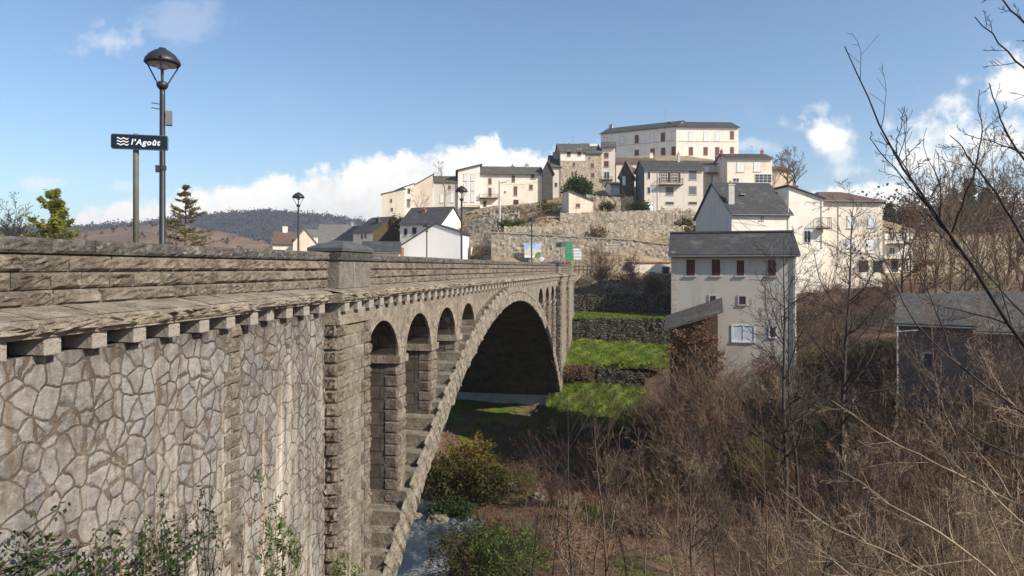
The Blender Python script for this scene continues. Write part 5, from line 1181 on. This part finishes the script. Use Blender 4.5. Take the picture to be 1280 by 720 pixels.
pine('spruce_tree', 'tall sparse spruce with drooping tiers right of the lamp and sign posts', (*P(232, HY, 62)[:2], -3), 10.6, 3.3, 14, 'leaf_fir', 31, .75, -.14, sz=.115)
pine('pine_tree', 'yellow green bushy pine among dark shrubs at the far left', pb, 7.4, 2.5, 8, 'leaf_pine', 32, 1.7, .4, sz=.15)
for k, (px, d, h, lab) in enumerate([(8, 40, 6.1, 'bare dark tree at the left edge of the view'), (28, 44, 6.0, 'bare dark tree second from the left edge, left of the pine'), (84, 43, 4.4, 'dark bare shrub right of the yellow green pine')]):
    bare_tree('bare_tree', lab, (*P(px, HY, d)[:2], -2.2), h, .06, [(10, .5, 35, 6, .06, .2), (6, .5, 35, 5, .04, .2), (4, .5, 35, 4, .03, .2)], 'bark_black', seed=40+k, forks=4, minr=.008, leafs=(500, .05, 'leaf_olive'))
leafy('yellow_bush', 'yellow leaved bush behind the parapet at the left edge', (*P(14, HY, 37)[:2], -2), [(0, 0, 2.6, 2.0, 1, 1.3), (1.6, .5, 2.2, 1.2, 1, 1.0)], 3200, .10, 'leaf_yellow', seed=51)
leafy('dark_bush', 'dark leaved bush below the yellow green pine', (*P(60, HY, 42)[:2], -2), [(0, 0, 2.6, 1.6, 1, 1.3), (1.6, .5, 2.0, 1.2, 1, 1.0)], 2600, .09, 'leaf_olive', seed=52)
# ------------------------------------------------------------------ trees of the right bank
T3 = [(26, .34, 52, 8, .06, .18), (8, .5, 42, 6, .04, .15), (5, .5, 38, 4, .03, .15)]
bare_tree('bare_tree', 'tall slender leafless tree in front of the shuttered house, the left one of its pair', (*P(982, HY, 33)[:2], -12), 13.6, .13, T3, 'bark_dark', (.012, 0), seed=61, minr=.008, wob=.035)
bare_tree('bare_tree', 'second stem of the leafless pair before the shuttered house, leaning right', (*P(998, HY, 34)[:2], -12), 11.6, .10, T3, 'bark_dark', (-.03, 0), seed=62, minr=.008, wob=.035)
bare_tree('bare_tree', 'tallest leafless tree, straight dark trunk right of the shuttered house', (*P(1052, HY, 38)[:2], -11.5), 15.8, .16, T3, 'bark_dark', (0, 0), seed=63, minr=.009, wob=.03)
bare_tree('bare_tree', 'leafless tree with clinging dark dead leaves in front of the cream house', (*P(1128, HY, 52)[:2], -8.5), 12.5, .18, [(18, .5, 45, 7, .05, .3), (7, .5, 40, 5, .03, .2), (4, .5, 35, 4, .0, .2)], 'bark_dark', (-.05, 0), seed=64, minr=.010, leafs=(1500, .10, 'leaf_dead'))
bare_tree('bare_tree', 'slim leafless tree whose twigs cross the white house walls', (*P(1040, HY, 58)[:2], -8), 8.5, .10, [(16, .5, 42, 6, .05, .25), (6, .5, 40, 5, .03, .2), (4, .5, 35, 4, .0, .2)], 'bark_mid', (.06, 0), seed=65, minr=.011)
protos = []
for k in range(6):
    o = bare_tree('bare_tree', 'x', (0, 0, -500), 12+1.5*(k % 3), .15, [(15, .48, 38, 7, .08, .22), (6, .5, 36, 5, .05, .2), (5, .5, 34, 4, .03, .2)], 'bark_tan' if k % 2 else 'bark_mid', seed=70+k, minr=.017, group='bare trees of the right bank')
    protos.append(o)
spots = [(1150, 66, 1.0), (1170, 62, 1.05), (1186, 70, 1.1), (1205, 64, 1.0), (1222, 72, 1.15), (1240, 66, 1.1), (1258, 70, 1.2), (1275, 63, 1.1), (1296, 68, 1.2), (1160, 84, 1.0), (1190, 90, 1.15), (1215, 86, 1.1), (1245, 92, 1.25), (1272, 88, 1.2), (1305, 84, 1.2), (1180, 112, 1.1), (1262, 120, 1.2), (1142, 76, .8), (1320, 60, 1.1), (1230, 54, .9), (1262, 56, .95)]+[(1096+r_*1.0, d_, s_) for r_, d_, s_ in ((0, 38, .55), (24, 34, .5), (46, 41, .62), (64, 36, .6), (82, 43, .7), (98, 33, .55), (118, 40, .72), (134, 35, .62), (150, 42, .8), (168, 37, .7), (184, 34, .66), (12, 44, .6), (204, 40, .8), (142, 44, .7))]
spots.sort(key=lambda s: s[1])
for i, (px, d, s) in enumerate(spots):
    lab = 'leafless tree in the thicket of bare trees at the right edge'
    o = protos[i] if i < 6 else copy_tree(protos[i % 6]); o.location = at(px, d, -.2); o.scale = (s, s, s); o.rotation_euler = (0, 0, rng.random()*6.28)
    setp(o, lab, 'tree', 'bare trees of the right bank')
for k, (px, d, h, lab) in enumerate([(1112, 190, 13, 'dark evergreen tree just right of the cream house roof'), (1128, 200, 12, 'dark evergreen second from the cream house roof'), (1143, 205, 11, 'dark evergreen third from the cream house roof'), (1192, 180, 17, 'evergreen behind the leafless thicket, shorter of two'), (1212, 185, 21, 'large dark evergreen rising above the leafless thicket'), (1232, 190, 18, 'dark evergreen right of the largest one above the thicket')]):
    x, y, z = P(px, 296, d); pine('evergreen_tree', lab, (x, y, z-2), h*.85, h*.22, 9, 'leaf_evergreen', 90+k, 1.6, .3, sz=.5, group='evergreens beyond the right bank')
n_ = 500; px_ = rng.uniform(1095, 1500, n_); d_ = rng.uniform(170, 330, n_); x_ = (px_-640)/F*d_; C_ = np.c_[x_, d_, gz(x_, d_)+rng.uniform(1, 7, n_)]
canopy('far_trees', C_, rng.uniform(2.5, 5, n_), 'wood_forest', 60, .5, 1.1, .10)

# ------------------------------------------------------------------ undergrowth
def thicket(name, xy, hts, stems, twigs, mat, r0=.012, spread=.55, seed=5, wob=.16, up=.02, K=6, sub=0, minr=.004):
    r = np.random.default_rng(seed); n = len(xy); z = gz(xy[:, 0], xy[:, 1])
    pos = np.repeat(np.c_[xy, z-.1], stems, 0); pos[:, :2] += r.normal(size=(len(pos), 2))*.25; l = np.repeat(hts, stems)*(.55+.6*r.random(len(pos)))
    d = r.normal(size=(len(pos), 3))*spread; d[:, 2] = 1
    Pt, Rd = arcs(pos, d, l, np.full(len(pos), r0)*np.clip(l/2.5, .5, 1.6), K, up, wob, r, .35); Rd = np.maximum(Rd, minr)
    parts = [tubes(Pt, Rd, 3)]
    c = spawn(Pt, Rd, twigs, .5, 42, 4, .03, .16, .2, .98, r=r); c = (c[0], np.maximum(c[1], minr)); parts.append(tubes(*c, 3))
    if sub: c = spawn(*c, sub, .5, 40, 3, .02, .15, .2, .95, r=r); parts.append(tubes(c[0], np.maximum(c[1], minr*.8), 3))
    v, q_ = joinq(parts); return setp(fastmesh(name, v, q_, mat), kind='stuff')
def scatter(n, x0, x1, y0, y1, keep, seed):
    r = np.random.default_rng(seed); out = []
    while len(out) < n:
        a = np.c_[r.uniform(x0, x1, 2000), r.uniform(y0, y1, 2000)]; px = 640+F*a[:, 0]/a[:, 1]; k = keep(a[:, 0], a[:, 1], px); out += a[k].tolist()
    return np.array(out[:n])
infr = lambda px: (px > 500) & (px < 1330)
def sink_(x, y):   # rough patches
    return np.sin(x*.55+1)*np.sin(y*.47+x*.2)+.5*np.sin(x*1.3+y*.9)
# far bank brush: tall to the right, low in the open ground on the left
a = scatter(400, -1, 52, 44, 66, lambda x, y, px: infr(px) & (px > 815-(y-44)*2.0) & ~((px > 830) & (px < 1000) & (y > 51)) & ~((px > 1040) & (px < 1120) & (y > 58)) & ((y < 59) | (px < 845) | (px > 1000)) & (sink_(x*1.3, y*1.3) > -.35), 101)
thicket('brushwood', a, rng.uniform(1.6, 4.0, len(a)), 7, 5, 'bark_mid', .016, .5, 201, sub=2, minr=.009)
a = scatter(210, -1, 52, 44, 62, lambda x, y, px: infr(px) & (px > 830-(y-44)*2.0) & ~((px > 830) & (px < 1000) & (y > 51)) & ~((px > 1040) & (px < 1120) & (y > 58)) & (y < 59) & (sink_(x*1.2+3, y*1.4) > -.1), 102)
thicket('brushwood', a, rng.uniform(1.2, 3.2, len(a)), 8, 5, 'bark_olive', .014, .6, 202, sub=1, minr=.008)
a = scatter(260, -3, 22, 43, 63, lambda x, y, px: (px > 590) & (px < 960) & (sink_(x, y) > (.25 if True else 0)), 103)
thicket('bramble', a, rng.uniform(.35, 1.1, len(a)), 7, 4, 'bark_red', .010, .9, 203, sub=1, minr=.007)
a = scatter(110, 0, 14, 50, 64, lambda x, y, px: (px > 655) & (px < 850), 104)
thicket('brushwood', a, rng.uniform(1.4, 3.4, len(a)), 5, 4, 'bark_red', .013, .4, 204, sub=2, minr=.008)
# slope below the houses, river edge and near bank
a = scatter(90, 12, 34, 59, 78, lambda x, y, px: (px > 1000) & (px < 1130) & (y > 64) , 105)
a2 = scatter(110, 8, 24, 44.5, 50.3, lambda x, y, px: (px > 815) & (px < 1010), 125)
thicket('brushwood', a2, rng.uniform(1.2, 3.0, len(a2)), 8, 5, 'bark_tan', .014, .5, 225, sub=1, minr=.008)
thicket('brushwood', a, rng.uniform(1.2, 3.4, len(a)), 8, 5, 'bark_tan', .014, .45, 205, sub=1, minr=.010)
a = scatter(90, 10.5, 15.5, 46.5, 50.6, lambda x, y, px: (px > 822) & (px < 910), 106)
thicket('ivy_stems', a, rng.uniform(3.4, 5.6, len(a)), 8, 6, 'bark_tan', .014, .25, 206, sub=2, minr=.009)
a = scatter(130, -3, 34, 28, 44, lambda x, y, px: ((px > 560) & (px < 650) | (px > 950) & (px < 1330) | (px > 650) & (px < 950) & (x*11 % 3 < .5)) & ((y < 35) | (y > 42)), 107)
thicket('brushwood', a, rng.uniform(1.2, 3.6, len(a)), 7, 5, 'bark_mid', .014, .55, 207, sub=2, minr=.007)
a = scatter(120, 0, 30, 18, 30, lambda x, y, px: (px > 660) & (px < 1400) & ((px > 960) | (x*7 % 3 < .3)), 108)
thicket('brushwood', a, rng.uniform(1.5, 4.0, len(a)), 7, 5, 'bark_pale', .012, .6, 208, sub=2, minr=.0055)
a = scatter(130, 3, 30, 17, 32, lambda x, y, px: (px > 930) & (px < 1400), 109)
thicket('brushwood', a, rng.uniform(1.5, 4.5, len(a)), 7, 5, 'bark_mid', .012, .6, 209, sub=2, minr=.0055)
a = scatter(150, 26, 50, 68, 88, lambda x, y, px: (px > 1000) & (px < 1160) & ((px > 1112) | (y > 72)), 115)
thicket('brushwood', a, rng.uniform(1.2, 2.6, len(a)), 8, 5, 'bark_mid', .016, .6, 215, sub=1, minr=.012)
a = scatter(260, -14, 12, 114, 142, lambda x, y, px: (px > 560) & (px < 712), 116)
thicket('hill_brush', a, rng.uniform(.4, 1.3, len(a)), 8, 4, 'bark_tan', .018, .8, 216, sub=1, minr=.016)
a = scatter(240, -2, 32, 97, 111, lambda x, y, px: (px > 712) & (px < 850) & (y < 103), 117)
thicket('hill_brush', a, rng.uniform(.3, 1.0, len(a)), 8, 4, 'bark_pale', .016, .9, 217, sub=1, minr=.013)
a = np.concatenate([scatter(1200, -14, 34, 114, 142, lambda x, y, px: (px > 560) & (px < 900), 118), scatter(500, 8, 24, 93, 103, lambda x, y, px: px > 712, 119)]); z = gz(a[:, 0], a[:, 1])
kk_ = rng.random(len(a)) < .5; Cw = np.repeat(np.c_[a, z+.25][kk_], 5, 0)+rng.normal(size=(kk_.sum()*5, 3))*.25
v, q_ = leaves(Cw, .16); setp(fastmesh('hill_weeds', v, q_, 'leaf_olive'), kind='stuff')
Cw = np.repeat(np.c_[a, z+.2][~kk_], 6, 0)+rng.normal(size=((~kk_).sum()*6, 3))*.3
v, q_ = leaves(Cw, .22, up=((0, 0, 1), .7), aspect=.12); setp(fastmesh('hill_grass', v, q_, 'straw'), kind='stuff')
a = scatter(240, 20, 60, 34, 46, lambda x, y, px: (px > 1060) & (px < 1420) & (y < 45), 110)
thicket('brushwood', a, rng.uniform(2.5, 5.5, len(a)), 6, 6, 'bark_mid', .018, .45, 210, sub=2, minr=.009)
# dead leaves and dry stalks over the open ground
a = scatter(26000, -6, 45, 40, 66, lambda x, y, px: (px > 540) & (px < 1300), 111); z = gz(a[:, 0], a[:, 1])
v, q_ = leaves(np.c_[a, z+rng.random(len(a))*.18], .09); setp(fastmesh('dead_leaves', v, q_, 'leaf_dead'), kind='stuff')
a = scatter(9000, -6, 45, 41, 66, lambda x, y, px: (px > 560) & (px < 1300) & (sink_(x*.7, y*.7) > .2), 112); z = gz(a[:, 0], a[:, 1])
v, q_ = leaves(np.c_[a, z+.22], .26, up=((0, 0, 1), .85), aspect=.09); setp(fastmesh('dry_grass', v, q_, 'straw'), kind='stuff')
a = scatter(9000, -4, 45, 44, 68, lambda x, y, px: (px > 600) & (px < 1300) & (sink_(x*.6+2, y*.5) > .55), 113); z = gz(a[:, 0], a[:, 1])
v, q_ = leaves(np.c_[a, z+.14], .2, up=((0, 0, 1), .7), aspect=.10); setp(fastmesh('green_grass', v, q_, 'blade'), kind='stuff')
# grass blades on the terraces
def blades(pl0, pr0, d0, z0, pl1, pr1, d1, z1, n):
    u = rng.random(n); t = rng.random(n); d = d0+(d1-d0)*t; px = (pl0+(pr0-pl0)*u)*(1-t)+(pl1+(pr1-pl1)*u)*t
    return np.c_[(px-640)/F*d, d, z0+(z1-z0)*t+.06]
C_ = np.concatenate([blades(690, 850, 92.6, -5.95, 690, 848, 85.7, -6.45, 5000), blades(690, 850, 85.6, -8.9, 685, 840, 76.6, -11.25, 9000), blades(690, 815, 76.4, -12.7, 670, 800, 60, -15.0, 15000)])
v, q_ = leaves(C_, .16, up=((0, 0, 1), .7), aspect=.14); setp(fastmesh('terrace_grass', v, q_, 'blade'), kind='stuff')
# bushes under and beside the arch
for k, (px, py, d, lobes, n, mat, lab) in enumerate([
    (585, 560, 52, [(0, 0, 1.6, 2.0, 1.5, 1.7), (1, 0, 2.6, 1.1, 1, 1.5)], 3600, 'leaf_yellow', 'yellow leaved bush in the shadow beneath the great arch'),
    (560, 600, 50, [(0, 0, 1.5, 2.6, 1.6, 1.6), (-1, 0, 2, 1.2, 1, 1.2)], 3800, 'leaf_olive', 'dark olive bush below the yellow bush beneath the arch'),
    (610, 610, 49, [(0, 0, 1.2, 2.0, 1.4, 1.3)], 2600, 'leaf_olive', 'olive bush on the river bank right of the arch foot'),
    (560, 650, 47.5, [(0, 0, .8, 1.6, 1.2, 1.0), (1.2, 0, .8, 1.2, 1, .9)], 2200, 'leaf_ivy', 'dark ivy bush overhanging the river edge'),
    (600, 725, 30, [(0, 0, 1.5, 1.6, 1.3, 1.5), (1.2, .3, 1.3, 1.2, 1, 1.3)], 5200, 'leaf_olive', 'leafy olive green bush at the bottom right of the river'),
    (574, 735, 34, [(0, 0, 1.6, 1.7, 1.2, 1.7), (1.5, .2, 1.5, 1.3, 1, 1.5)], 4600, 'leaf_olive', 'broad olive bush hiding the right edge of the river'),
    (630, 725, 36, [(0, 0, 1.3, 1.8, 1.2, 1.4)], 3600, 'leaf_dead', 'rusty brown bush right of the olive bushes by the river'),
    (645, 735, 27, [(0, 0, 1.4, 1.5, 1.2, 1.4), (-1.0, .3, 1.5, 1, 1, 1.2)], 4600, 'leaf_bright', 'brighter green leafy bush in the bottom foreground'),
    (866, 450, 50.2, [(0, 0, 1.3, 1.7, .35, 1.7), (.9, 0, 2.1, .9, .3, 1.2), (-1.2, 0, .9, .8, .3, 1.3), (1.5, -.4, .6, .8, .3, 1.6)], 1500, 'leaf_dead', 'thin withered brown creeper covering the lean-to shed'),
    (720, 470, 75.5, [(0, 0, .7, 2.2, .6, .7)], 900, 'leaf_dead', 'withered brown shrub on the low terrace wall'),
    (1105, 438, 60, [(0, 0, .8, 1.2, 1, .9)], 900, 'leaf_ivy', 'small dark green bush on the grass right of the shuttered house')]):
    x, y, _ = P(px, HY, d); z = (HY-py)/F*d-.2
    if (40 < d < 55 and d != 50.2) or d == 60: z = min(z, G(x, y)+.3)
    leafy('leafy_bush', lab, (x, y, z), lobes, n, .11 if d > 40 else .06, mat, 'bush', 'bushes near the arch', seed=120+k)
# distinct shrubs standing out of the undergrowth
shp = []
for k, mt in enumerate(['bark_pale', 'bark_tan', 'bark_red', 'bark_olive']):
    shp.append(bare_tree('bare_shrub', 'x', (0, 0, -500), 3.4, .035, [(8, .55, 34, 6, .05, .1), (6, .5, 34, 5, .03, .15), (4, .5, 34, 4, .02, .2)], mt, cat='shrub', seed=170+k, minr=.008, forks=9, wob=.12))
used = set()
for (px, d, k, s_) in [(690, 47, 2, .7), (735, 52, 2, .75), (770, 48, 0, .8), (812, 54, 2, .8), (845, 47.5, 3, .8), (880, 45.5, 0, 1.0), (915, 47, 1, .9), (948, 45, 3, .9), (985, 47, 0, 1.1), (1022, 50, 3, 1.0), (1050, 46, 1, 1.1), (1085, 52, 2, 1.1), (1010, 42, 2, 1.0), (905, 42, 3, .8), (790, 43, 1, .7), (840, 42, 2, .8), (1075, 42, 0, 1.2), (1120, 40, 1, 1.1), (1160, 42, 0, 1.3), (1210, 38, 2, 1.2), (1245, 42, 3, 1.3), (1090, 34, 1, 1.0), (1150, 33, 2, 1.0), (1230, 32, 0, 1.1), (660, 50, 3, .6), (715, 44, 0, .6), (750, 57, 1, .8), (960, 50, 2, 1.0)]:
    o = shp[k] if k not in used else copy_tree(shp[k]); used.add(k); o.location = at(px, d, -.1); o.scale = (s_, s_, s_); o.rotation_euler = (0, 0, rng.random()*6.28)
    setp(o, ['pale straw coloured leafless shrub on the valley floor', 'tan leafless shrub on the valley floor', 'reddish brown leafless shrub on the valley floor', 'olive green leafless shrub on the valley floor'][k], 'shrub', ['pale shrubs of the valley floor', 'tan shrubs of the valley floor', 'reddish shrubs of the valley floor', 'olive shrubs of the valley floor'][k])
# boulders along the river
def boulder(px, d, s_, lab):
    r = np.random.default_rng(int(px*10)); bm = bmesh.new(); bmesh.ops.create_icosphere(bm, subdivisions=3, radius=1)
    dirs = r.normal(size=(9, 3))
    for v in bm.verts:
        c = np.array(v.co); k_ = 1+.16*sum(max(0, float(c@q_)) * w_ for q_, w_ in zip(dirs, r.uniform(-.6, .6, 9))); v.co = v.co*k_*(1+.02*r.normal())
        v.co.z *= .62
    me = bpy.data.meshes.new('boulder'); bm.to_mesh(me); bm.free(); me.materials.append(MATS['voussoir']); o = bpy.data.objects.new('boulder', me); COL.objects.link(o); x, y, z = at(px, d); o.location = (x, y, max(z, -17.05)); o.scale = (s_,)*3; o.rotation_euler = (0, 0, r.random()*6); setp(o, lab, 'boulder')
for a_ in [(520, 47, .5, 'boulder at the left water edge beneath the arch'), (548, 46.5, .7, 'larger boulder on the bank beneath the arch'), (640, 52, .45, 'pale stone on the bare bank right of the arch foot'), (672, 49, .5, 'pale boulder below the lowest grass terrace'), (930, 46, .5, 'stone on the bare ground under the shuttered house'), (780, 46, .4, 'small stone on the reddish bare ground')]: boulder(*a_)
# saplings in the foreground thicket
sap = [(662, 21, 8.0, .045), (722, 22, 9.2, .055), (763, 20, 8.3, .075), (790, 24, 9.0, .045), (806, 22, 7.4, .04), (865, 21, 7.9, .06), (893, 25, 7.5, .05), (740, 26, 9.0, .04), (690, 24, 6.5, .035), (840, 19, 6.2, .035), (935, 22, 6.0, .04), (1012, 20, 7.5, .055), (960, 26, 8.5, .05), (1090, 22, 7, .05), (1180, 21, 8, .05)]
for k, (px, d, h, r0) in enumerate(sap):
    lab = 'thin leafless sapling in the row of saplings in the foreground thicket'
    bare_tree('sapling', lab, at(px, d, -.2), h, r0, [(16, .38, 40, 7, .06, .3), (5, .5, 38, 5, .03, .2), (3, .5, 35, 4, .02, .2)], ['bark_dark', 'bark_dark', 'bark_mid', 'bark_black', 'bark_tan'][k % 5], (rng.normal()*.05, rng.normal()*.04), 'sapling', 'saplings of the foreground thicket', seed=140+k, minr=.004, wob=.05)
# ------------------------------------------------------------------ near branches reaching in from the right
def limbs(name, label, specs, mat, seed, levels, minr=.0022, cat='tree'):
    """specs: list of (list of (px,py), depth0, depth1, r0, r1) - one tree whose trunk stands outside the frame"""
    r = np.random.default_rng(seed); K = 16; Ps, Rs = [], []
    for pts_, da, db, ra, rb in specs:
        p = np.array([P(x, y, da+(db-da)*i/(len(pts_)-1)) for i, (x, y) in enumerate(pts_)]); t = np.linspace(0, 1, len(p)); tt = np.linspace(0, 1, K)
        c = np.stack([np.interp(tt, t, p[:, j]) for j in range(3)], 1); c[1:-1] = (c[:-2]+2*c[1:-1]+c[2:])/4; c += r.normal(size=c.shape)*.006; Ps.append(c); Rs.append(np.linspace(ra, rb, K))
    Pt = np.array(Ps); Rd = np.array(Rs); base = Pt[0, 0].copy()
    o = empty(name, tuple(base), label=label, cat=cat); Pt = Pt-base
    v, q_ = tubes(Pt, Rd, 7); fastmesh('limb', v, q_, mat, o, True)
    parts = []; cur = (Pt, Rd)
    for (n, lf, an, kk2, up, tmin) in levels:
        cur = spawn(*cur, n, lf, an, kk2, up, .10, tmin, .98, r=r, rf=.5); cur = (cur[0], np.maximum(cur[1], minr)); parts.append(tubes(*cur, 4))
    v, q_ = joinq(parts); fastmesh('twigs', v, q_, mat, o); return o
limbs('near_tree', 'dark near tree with long bare limbs slanting in from the right across the sky', [
    ([(1420, 640), (1330, 500), (1270, 415), (1220, 340), (1183, 288), (1140, 225), (1110, 178), (1085, 120), (1056, 58)], 6.5, 6.9, .023, .005),
    ([(1183, 288), (1150, 246), (1118, 210), (1086, 172)], 6.75, 6.8, .010, .004),
    ([(1220, 340), (1190, 298), (1160, 262), (1132, 210), (1100, 165)], 6.7, 6.7, .012, .004),
    ([(1190, 292), (1205, 250), (1222, 205), (1228, 160), (1222, 112)], 6.8, 6.4, .012, .003),
    ([(1360, 420), (1280, 300), (1240, 235), (1215, 200), (1190, 168)], 6.2, 6.6, .016, .004),
    ([(1125, 206), (1138, 190), (1154, 174)], 6.8, 6.7, .006, .003), ([(1120, 192), (1124, 165), (1131, 133)], 6.8, 6.9, .006, .003),
    ([(1160, 252), (1172, 232), (1183, 214)], 6.8, 6.7, .005, .003), ([(1136, 222), (1150, 205), (1160, 198)], 6.8, 6.7, .005, .003),
    ([(1400, 330), (1320, 240), (1280, 200), (1254, 160), (1236, 105)], 5.8, 6.0, .016, .004),
    ([(1380, 200), (1310, 120), (1270, 75), (1218, 22)], 5.6, 5.8, .014, .004), ([(1390, 120), (1320, 60), (1270, 20), (1235, -20)], 5.5, 5.6, .014, .004),
    ([(1380, 260), (1300, 200), (1250, 180), (1205, 168)], 6.0, 6.2, .010, .003)], 'bark_black', 301, [(7, .24, 42, 6, .02, .25), (4, .45, 38, 5, .01, .3)])
limbs('near_tree', 'bare limb with greenish tan bark drooping left through the right hand thicket', [
    ([(1400, 600), (1340, 550), (1285, 520), (1250, 495), (1185, 447), (1135, 395), (1107, 327)], 8.2, 9, .026, .006),
    ([(1190, 450), (1182, 420), (1165, 375), (1145, 330)], 8.9, 9.0, .012, .004), ([(1420, 520), (1340, 440), (1270, 385), (1215, 320), (1170, 240)], 8.6, 9.4, .022, .004),
    ([(1430, 660), (1330, 590), (1240, 560), (1180, 520), (1120, 470)], 8.0, 8.8, .018, .004), ([(1390, 480), (1330, 400), (1305, 330), (1290, 270)], 8, 8.6, .02, .006),
    ([(1420, 700), (1350, 620), (1300, 500), (1262, 400), (1240, 320)], 8, 8.6, .022, .005)], 'bark_dark', 302, [(9, .3, 45, 7, .02, .15), (5, .45, 40, 5, .01, .25), (3, .5, 35, 4, .0, .25)])
limbs('arching_bush', 'pale tan arching branches of a leafless bush in the bottom right corner', [
    ([(1290, 760), (1235, 712), (1175, 665), (1110, 630), (1075, 600), (1045, 586)], 8.2, 9.2, .020, .004), ([(1240, 770), (1165, 719), (1100, 685), (1042, 662), (1005, 635), (975, 611)], 8.4, 9.4, .018, .004),
    ([(1420, 700), (1280, 634), (1180, 585), (1100, 545), (1040, 500)], 8.6, 9.8, .024, .005), ([(1400, 760), (1320, 690), (1240, 620), (1200, 560), (1175, 500)], 8.2, 9.0, .018, .004),
    ([(1200, 780), (1130, 720), (1060, 705), (1010, 690), (980, 700)], 8.2, 9.0, .012, .003), ([(1420, 620), (1330, 560), (1260, 500), (1225, 440)], 8.4, 9.2, .018, .004),
    ([(1300, 780), (1262, 700), (1235, 640), (1225, 590)], 8.3, 8.7, .014, .004), ([(1120, 770), (1060, 715), (1000, 670), (960, 655)], 8.6, 9.6, .012, .003)], 'bark_pale', 303, [(11, .34, 42, 7, .02, .12), (5, .45, 40, 5, .01, .2), (3, .5, 35, 4, .0, .2)], cat='bush')
# ------------------------------------------------------------------ ivy, weeds and shoots at the foot of the wing wall
def wallpt(s, z, off=0.0):
    c, sn = math.cos(math.atan2(1, TN)), math.sin(math.atan2(1, TN)); y = yw-.13-off; return np.array((c*s-sn*y, sn*s+c*y, z))
r = np.random.default_rng(401)
ns = 34; stm = []
for i in range(ns):
    px_i = r.uniform(-60, 215); s0_ = SA(px_i, AW); di = F*AW/(800-px_i)
    z0 = -6.6; zt = -(r.uniform(655, 715)-(18 if 30 < px_i < 80 or px_i > 180 else 0)-HY)/F*di; nn_ = 12
    p = [wallpt(s0_+.35*math.sin(k*.9+i)+.05*k*r.normal(), z0+(zt-z0)*k/(nn_-1), .05+.12*r.random()) for k in range(nn_)]; stm.append(p)
Pt = np.array(stm); iv = empty('ivy', tuple(Pt[0, 0]), label='dark ivy climbing the foot of the rubble wing wall at bottom left', cat='ivy'); base = Pt[0, 0].copy()
v, q_ = tubes(Pt-base, np.full(Pt.shape[:2], .007), 3); fastmesh('stem', v, q_, 'bark_dark', iv)
pp = Pt.reshape(-1, 3); C_ = pp[r.integers(0, len(pp), 2600)]+r.normal(size=(2600, 3))*.10-base
v, q_ = leaves(C_, .042, r=r, aspect=.8); fastmesh('leaves', v, q_, 'leaf_ivy', iv)
def shoots(label, cols, seed, mat, stem_mat='bark_black', lf=.035, nl=60, name='wall_shoot'):
    """tall shoots growing up in front of the wall: (px, ytop, depth)"""
    r = np.random.default_rng(seed); Ps = []
    for px, yt_, d in cols:
        b = P(px+r.normal()*3, 760, d); t = P(px, yt_, d); k = np.linspace(0, 1, 10)[:, None]; p = b*(1-k)+t*k; p[1:-1] += r.normal(size=(8, 3))*.012; Ps.append(p)
    Pt = np.array(Ps); base = Pt[0, 0].copy(); Pt -= base; o = empty(name, tuple(base), label=label, cat='plant')
    Rd = np.full(Pt.shape[:2], .008)*np.linspace(1.2, .4, 10)[None]
    c = spawn(Pt, Rd, 8, .14, 38, 4, .04, .1, .15, .98, r=r); v, q_ = joinq([tubes(Pt, Rd, 5), tubes(*c, 3)]); fastmesh('stem', v, q_, stem_mat, o)
    if nl:
        pp = np.concatenate([c[0][:, 1:].reshape(-1, 3)]); n = nl*len(cols); C_ = pp[r.integers(0, len(pp), n)]+r.normal(size=(n, 3))*lf; v, q_ = leaves(C_, lf, r=r, aspect=.4); fastmesh('leaves', v, q_, mat, o)
    return o
shoots('tall dark bare stalk standing before the wing wall, the highest of the shoots', [(263, 568, 8.6)], 411, 'leaf_ivy', nl=8)
shoots('cluster of dark stalks with small green leaves before the rubble wall', [(205, 615, 8.4), (232, 640, 8.5), (246, 625, 8.8), (255, 612, 8.2), (222, 660, 8.0), (270, 640, 8.8)], 412, 'leaf_ivy', nl=60, lf=.026)
shoots('feathery bright green leaved plant before the streaked wall, left of the pilaster', [(328, 585, 9.0), (338, 650, 8.8), (352, 640, 9.2), (362, 655, 9.0), (372, 670, 9.0), (345, 620, 9.1)], 413, 'leaf_bright', 'bark_tan', .03, 150)
shoots('thin brown stalks between the ivy and the bright green plant', [(280, 655, 8.7), (292, 670, 8.6), (305, 640, 9), (315, 690, 8.8)], 414, 'leaf_olive', 'bark_tan', .03, 10)
shoots('small green weed at the foot of the rusticated pilaster', [(430, 690, 15), (440, 700, 15), (420, 702, 15), (450, 708, 15.2)], 415, 'leaf_bright', 'bark_tan', .06, 60)
shoots('brown stalks rising from the ivy at the lower left of the wall', [(120, 660, 8), (150, 675, 8), (180, 650, 8.2), (192, 600, 8.3), (188, 640, 8.2)], 416, 'leaf_ivy', 'bark_mid', .03, 30)

# ------------------------------------------------------------------ air
hz = bpy.data.materials.new('haze_air'); hz.use_nodes = True; hz.node_tree.nodes.clear(); N = NT(hz.node_tree)
pv = N.n('ShaderNodeVolumePrincipled', {'Color': (.80, .88, 1.0, 1), 'Density': .00022, 'Anisotropy': .2}); N.n('ShaderNodeOutputMaterial', {'Volume': pv}); MATS['haze_air'] = hz
m = MB(); m.box(-2700, -300, -70, 2700, 3500, 150); setp(m.build('haze', 'haze_air'), kind='stuff')
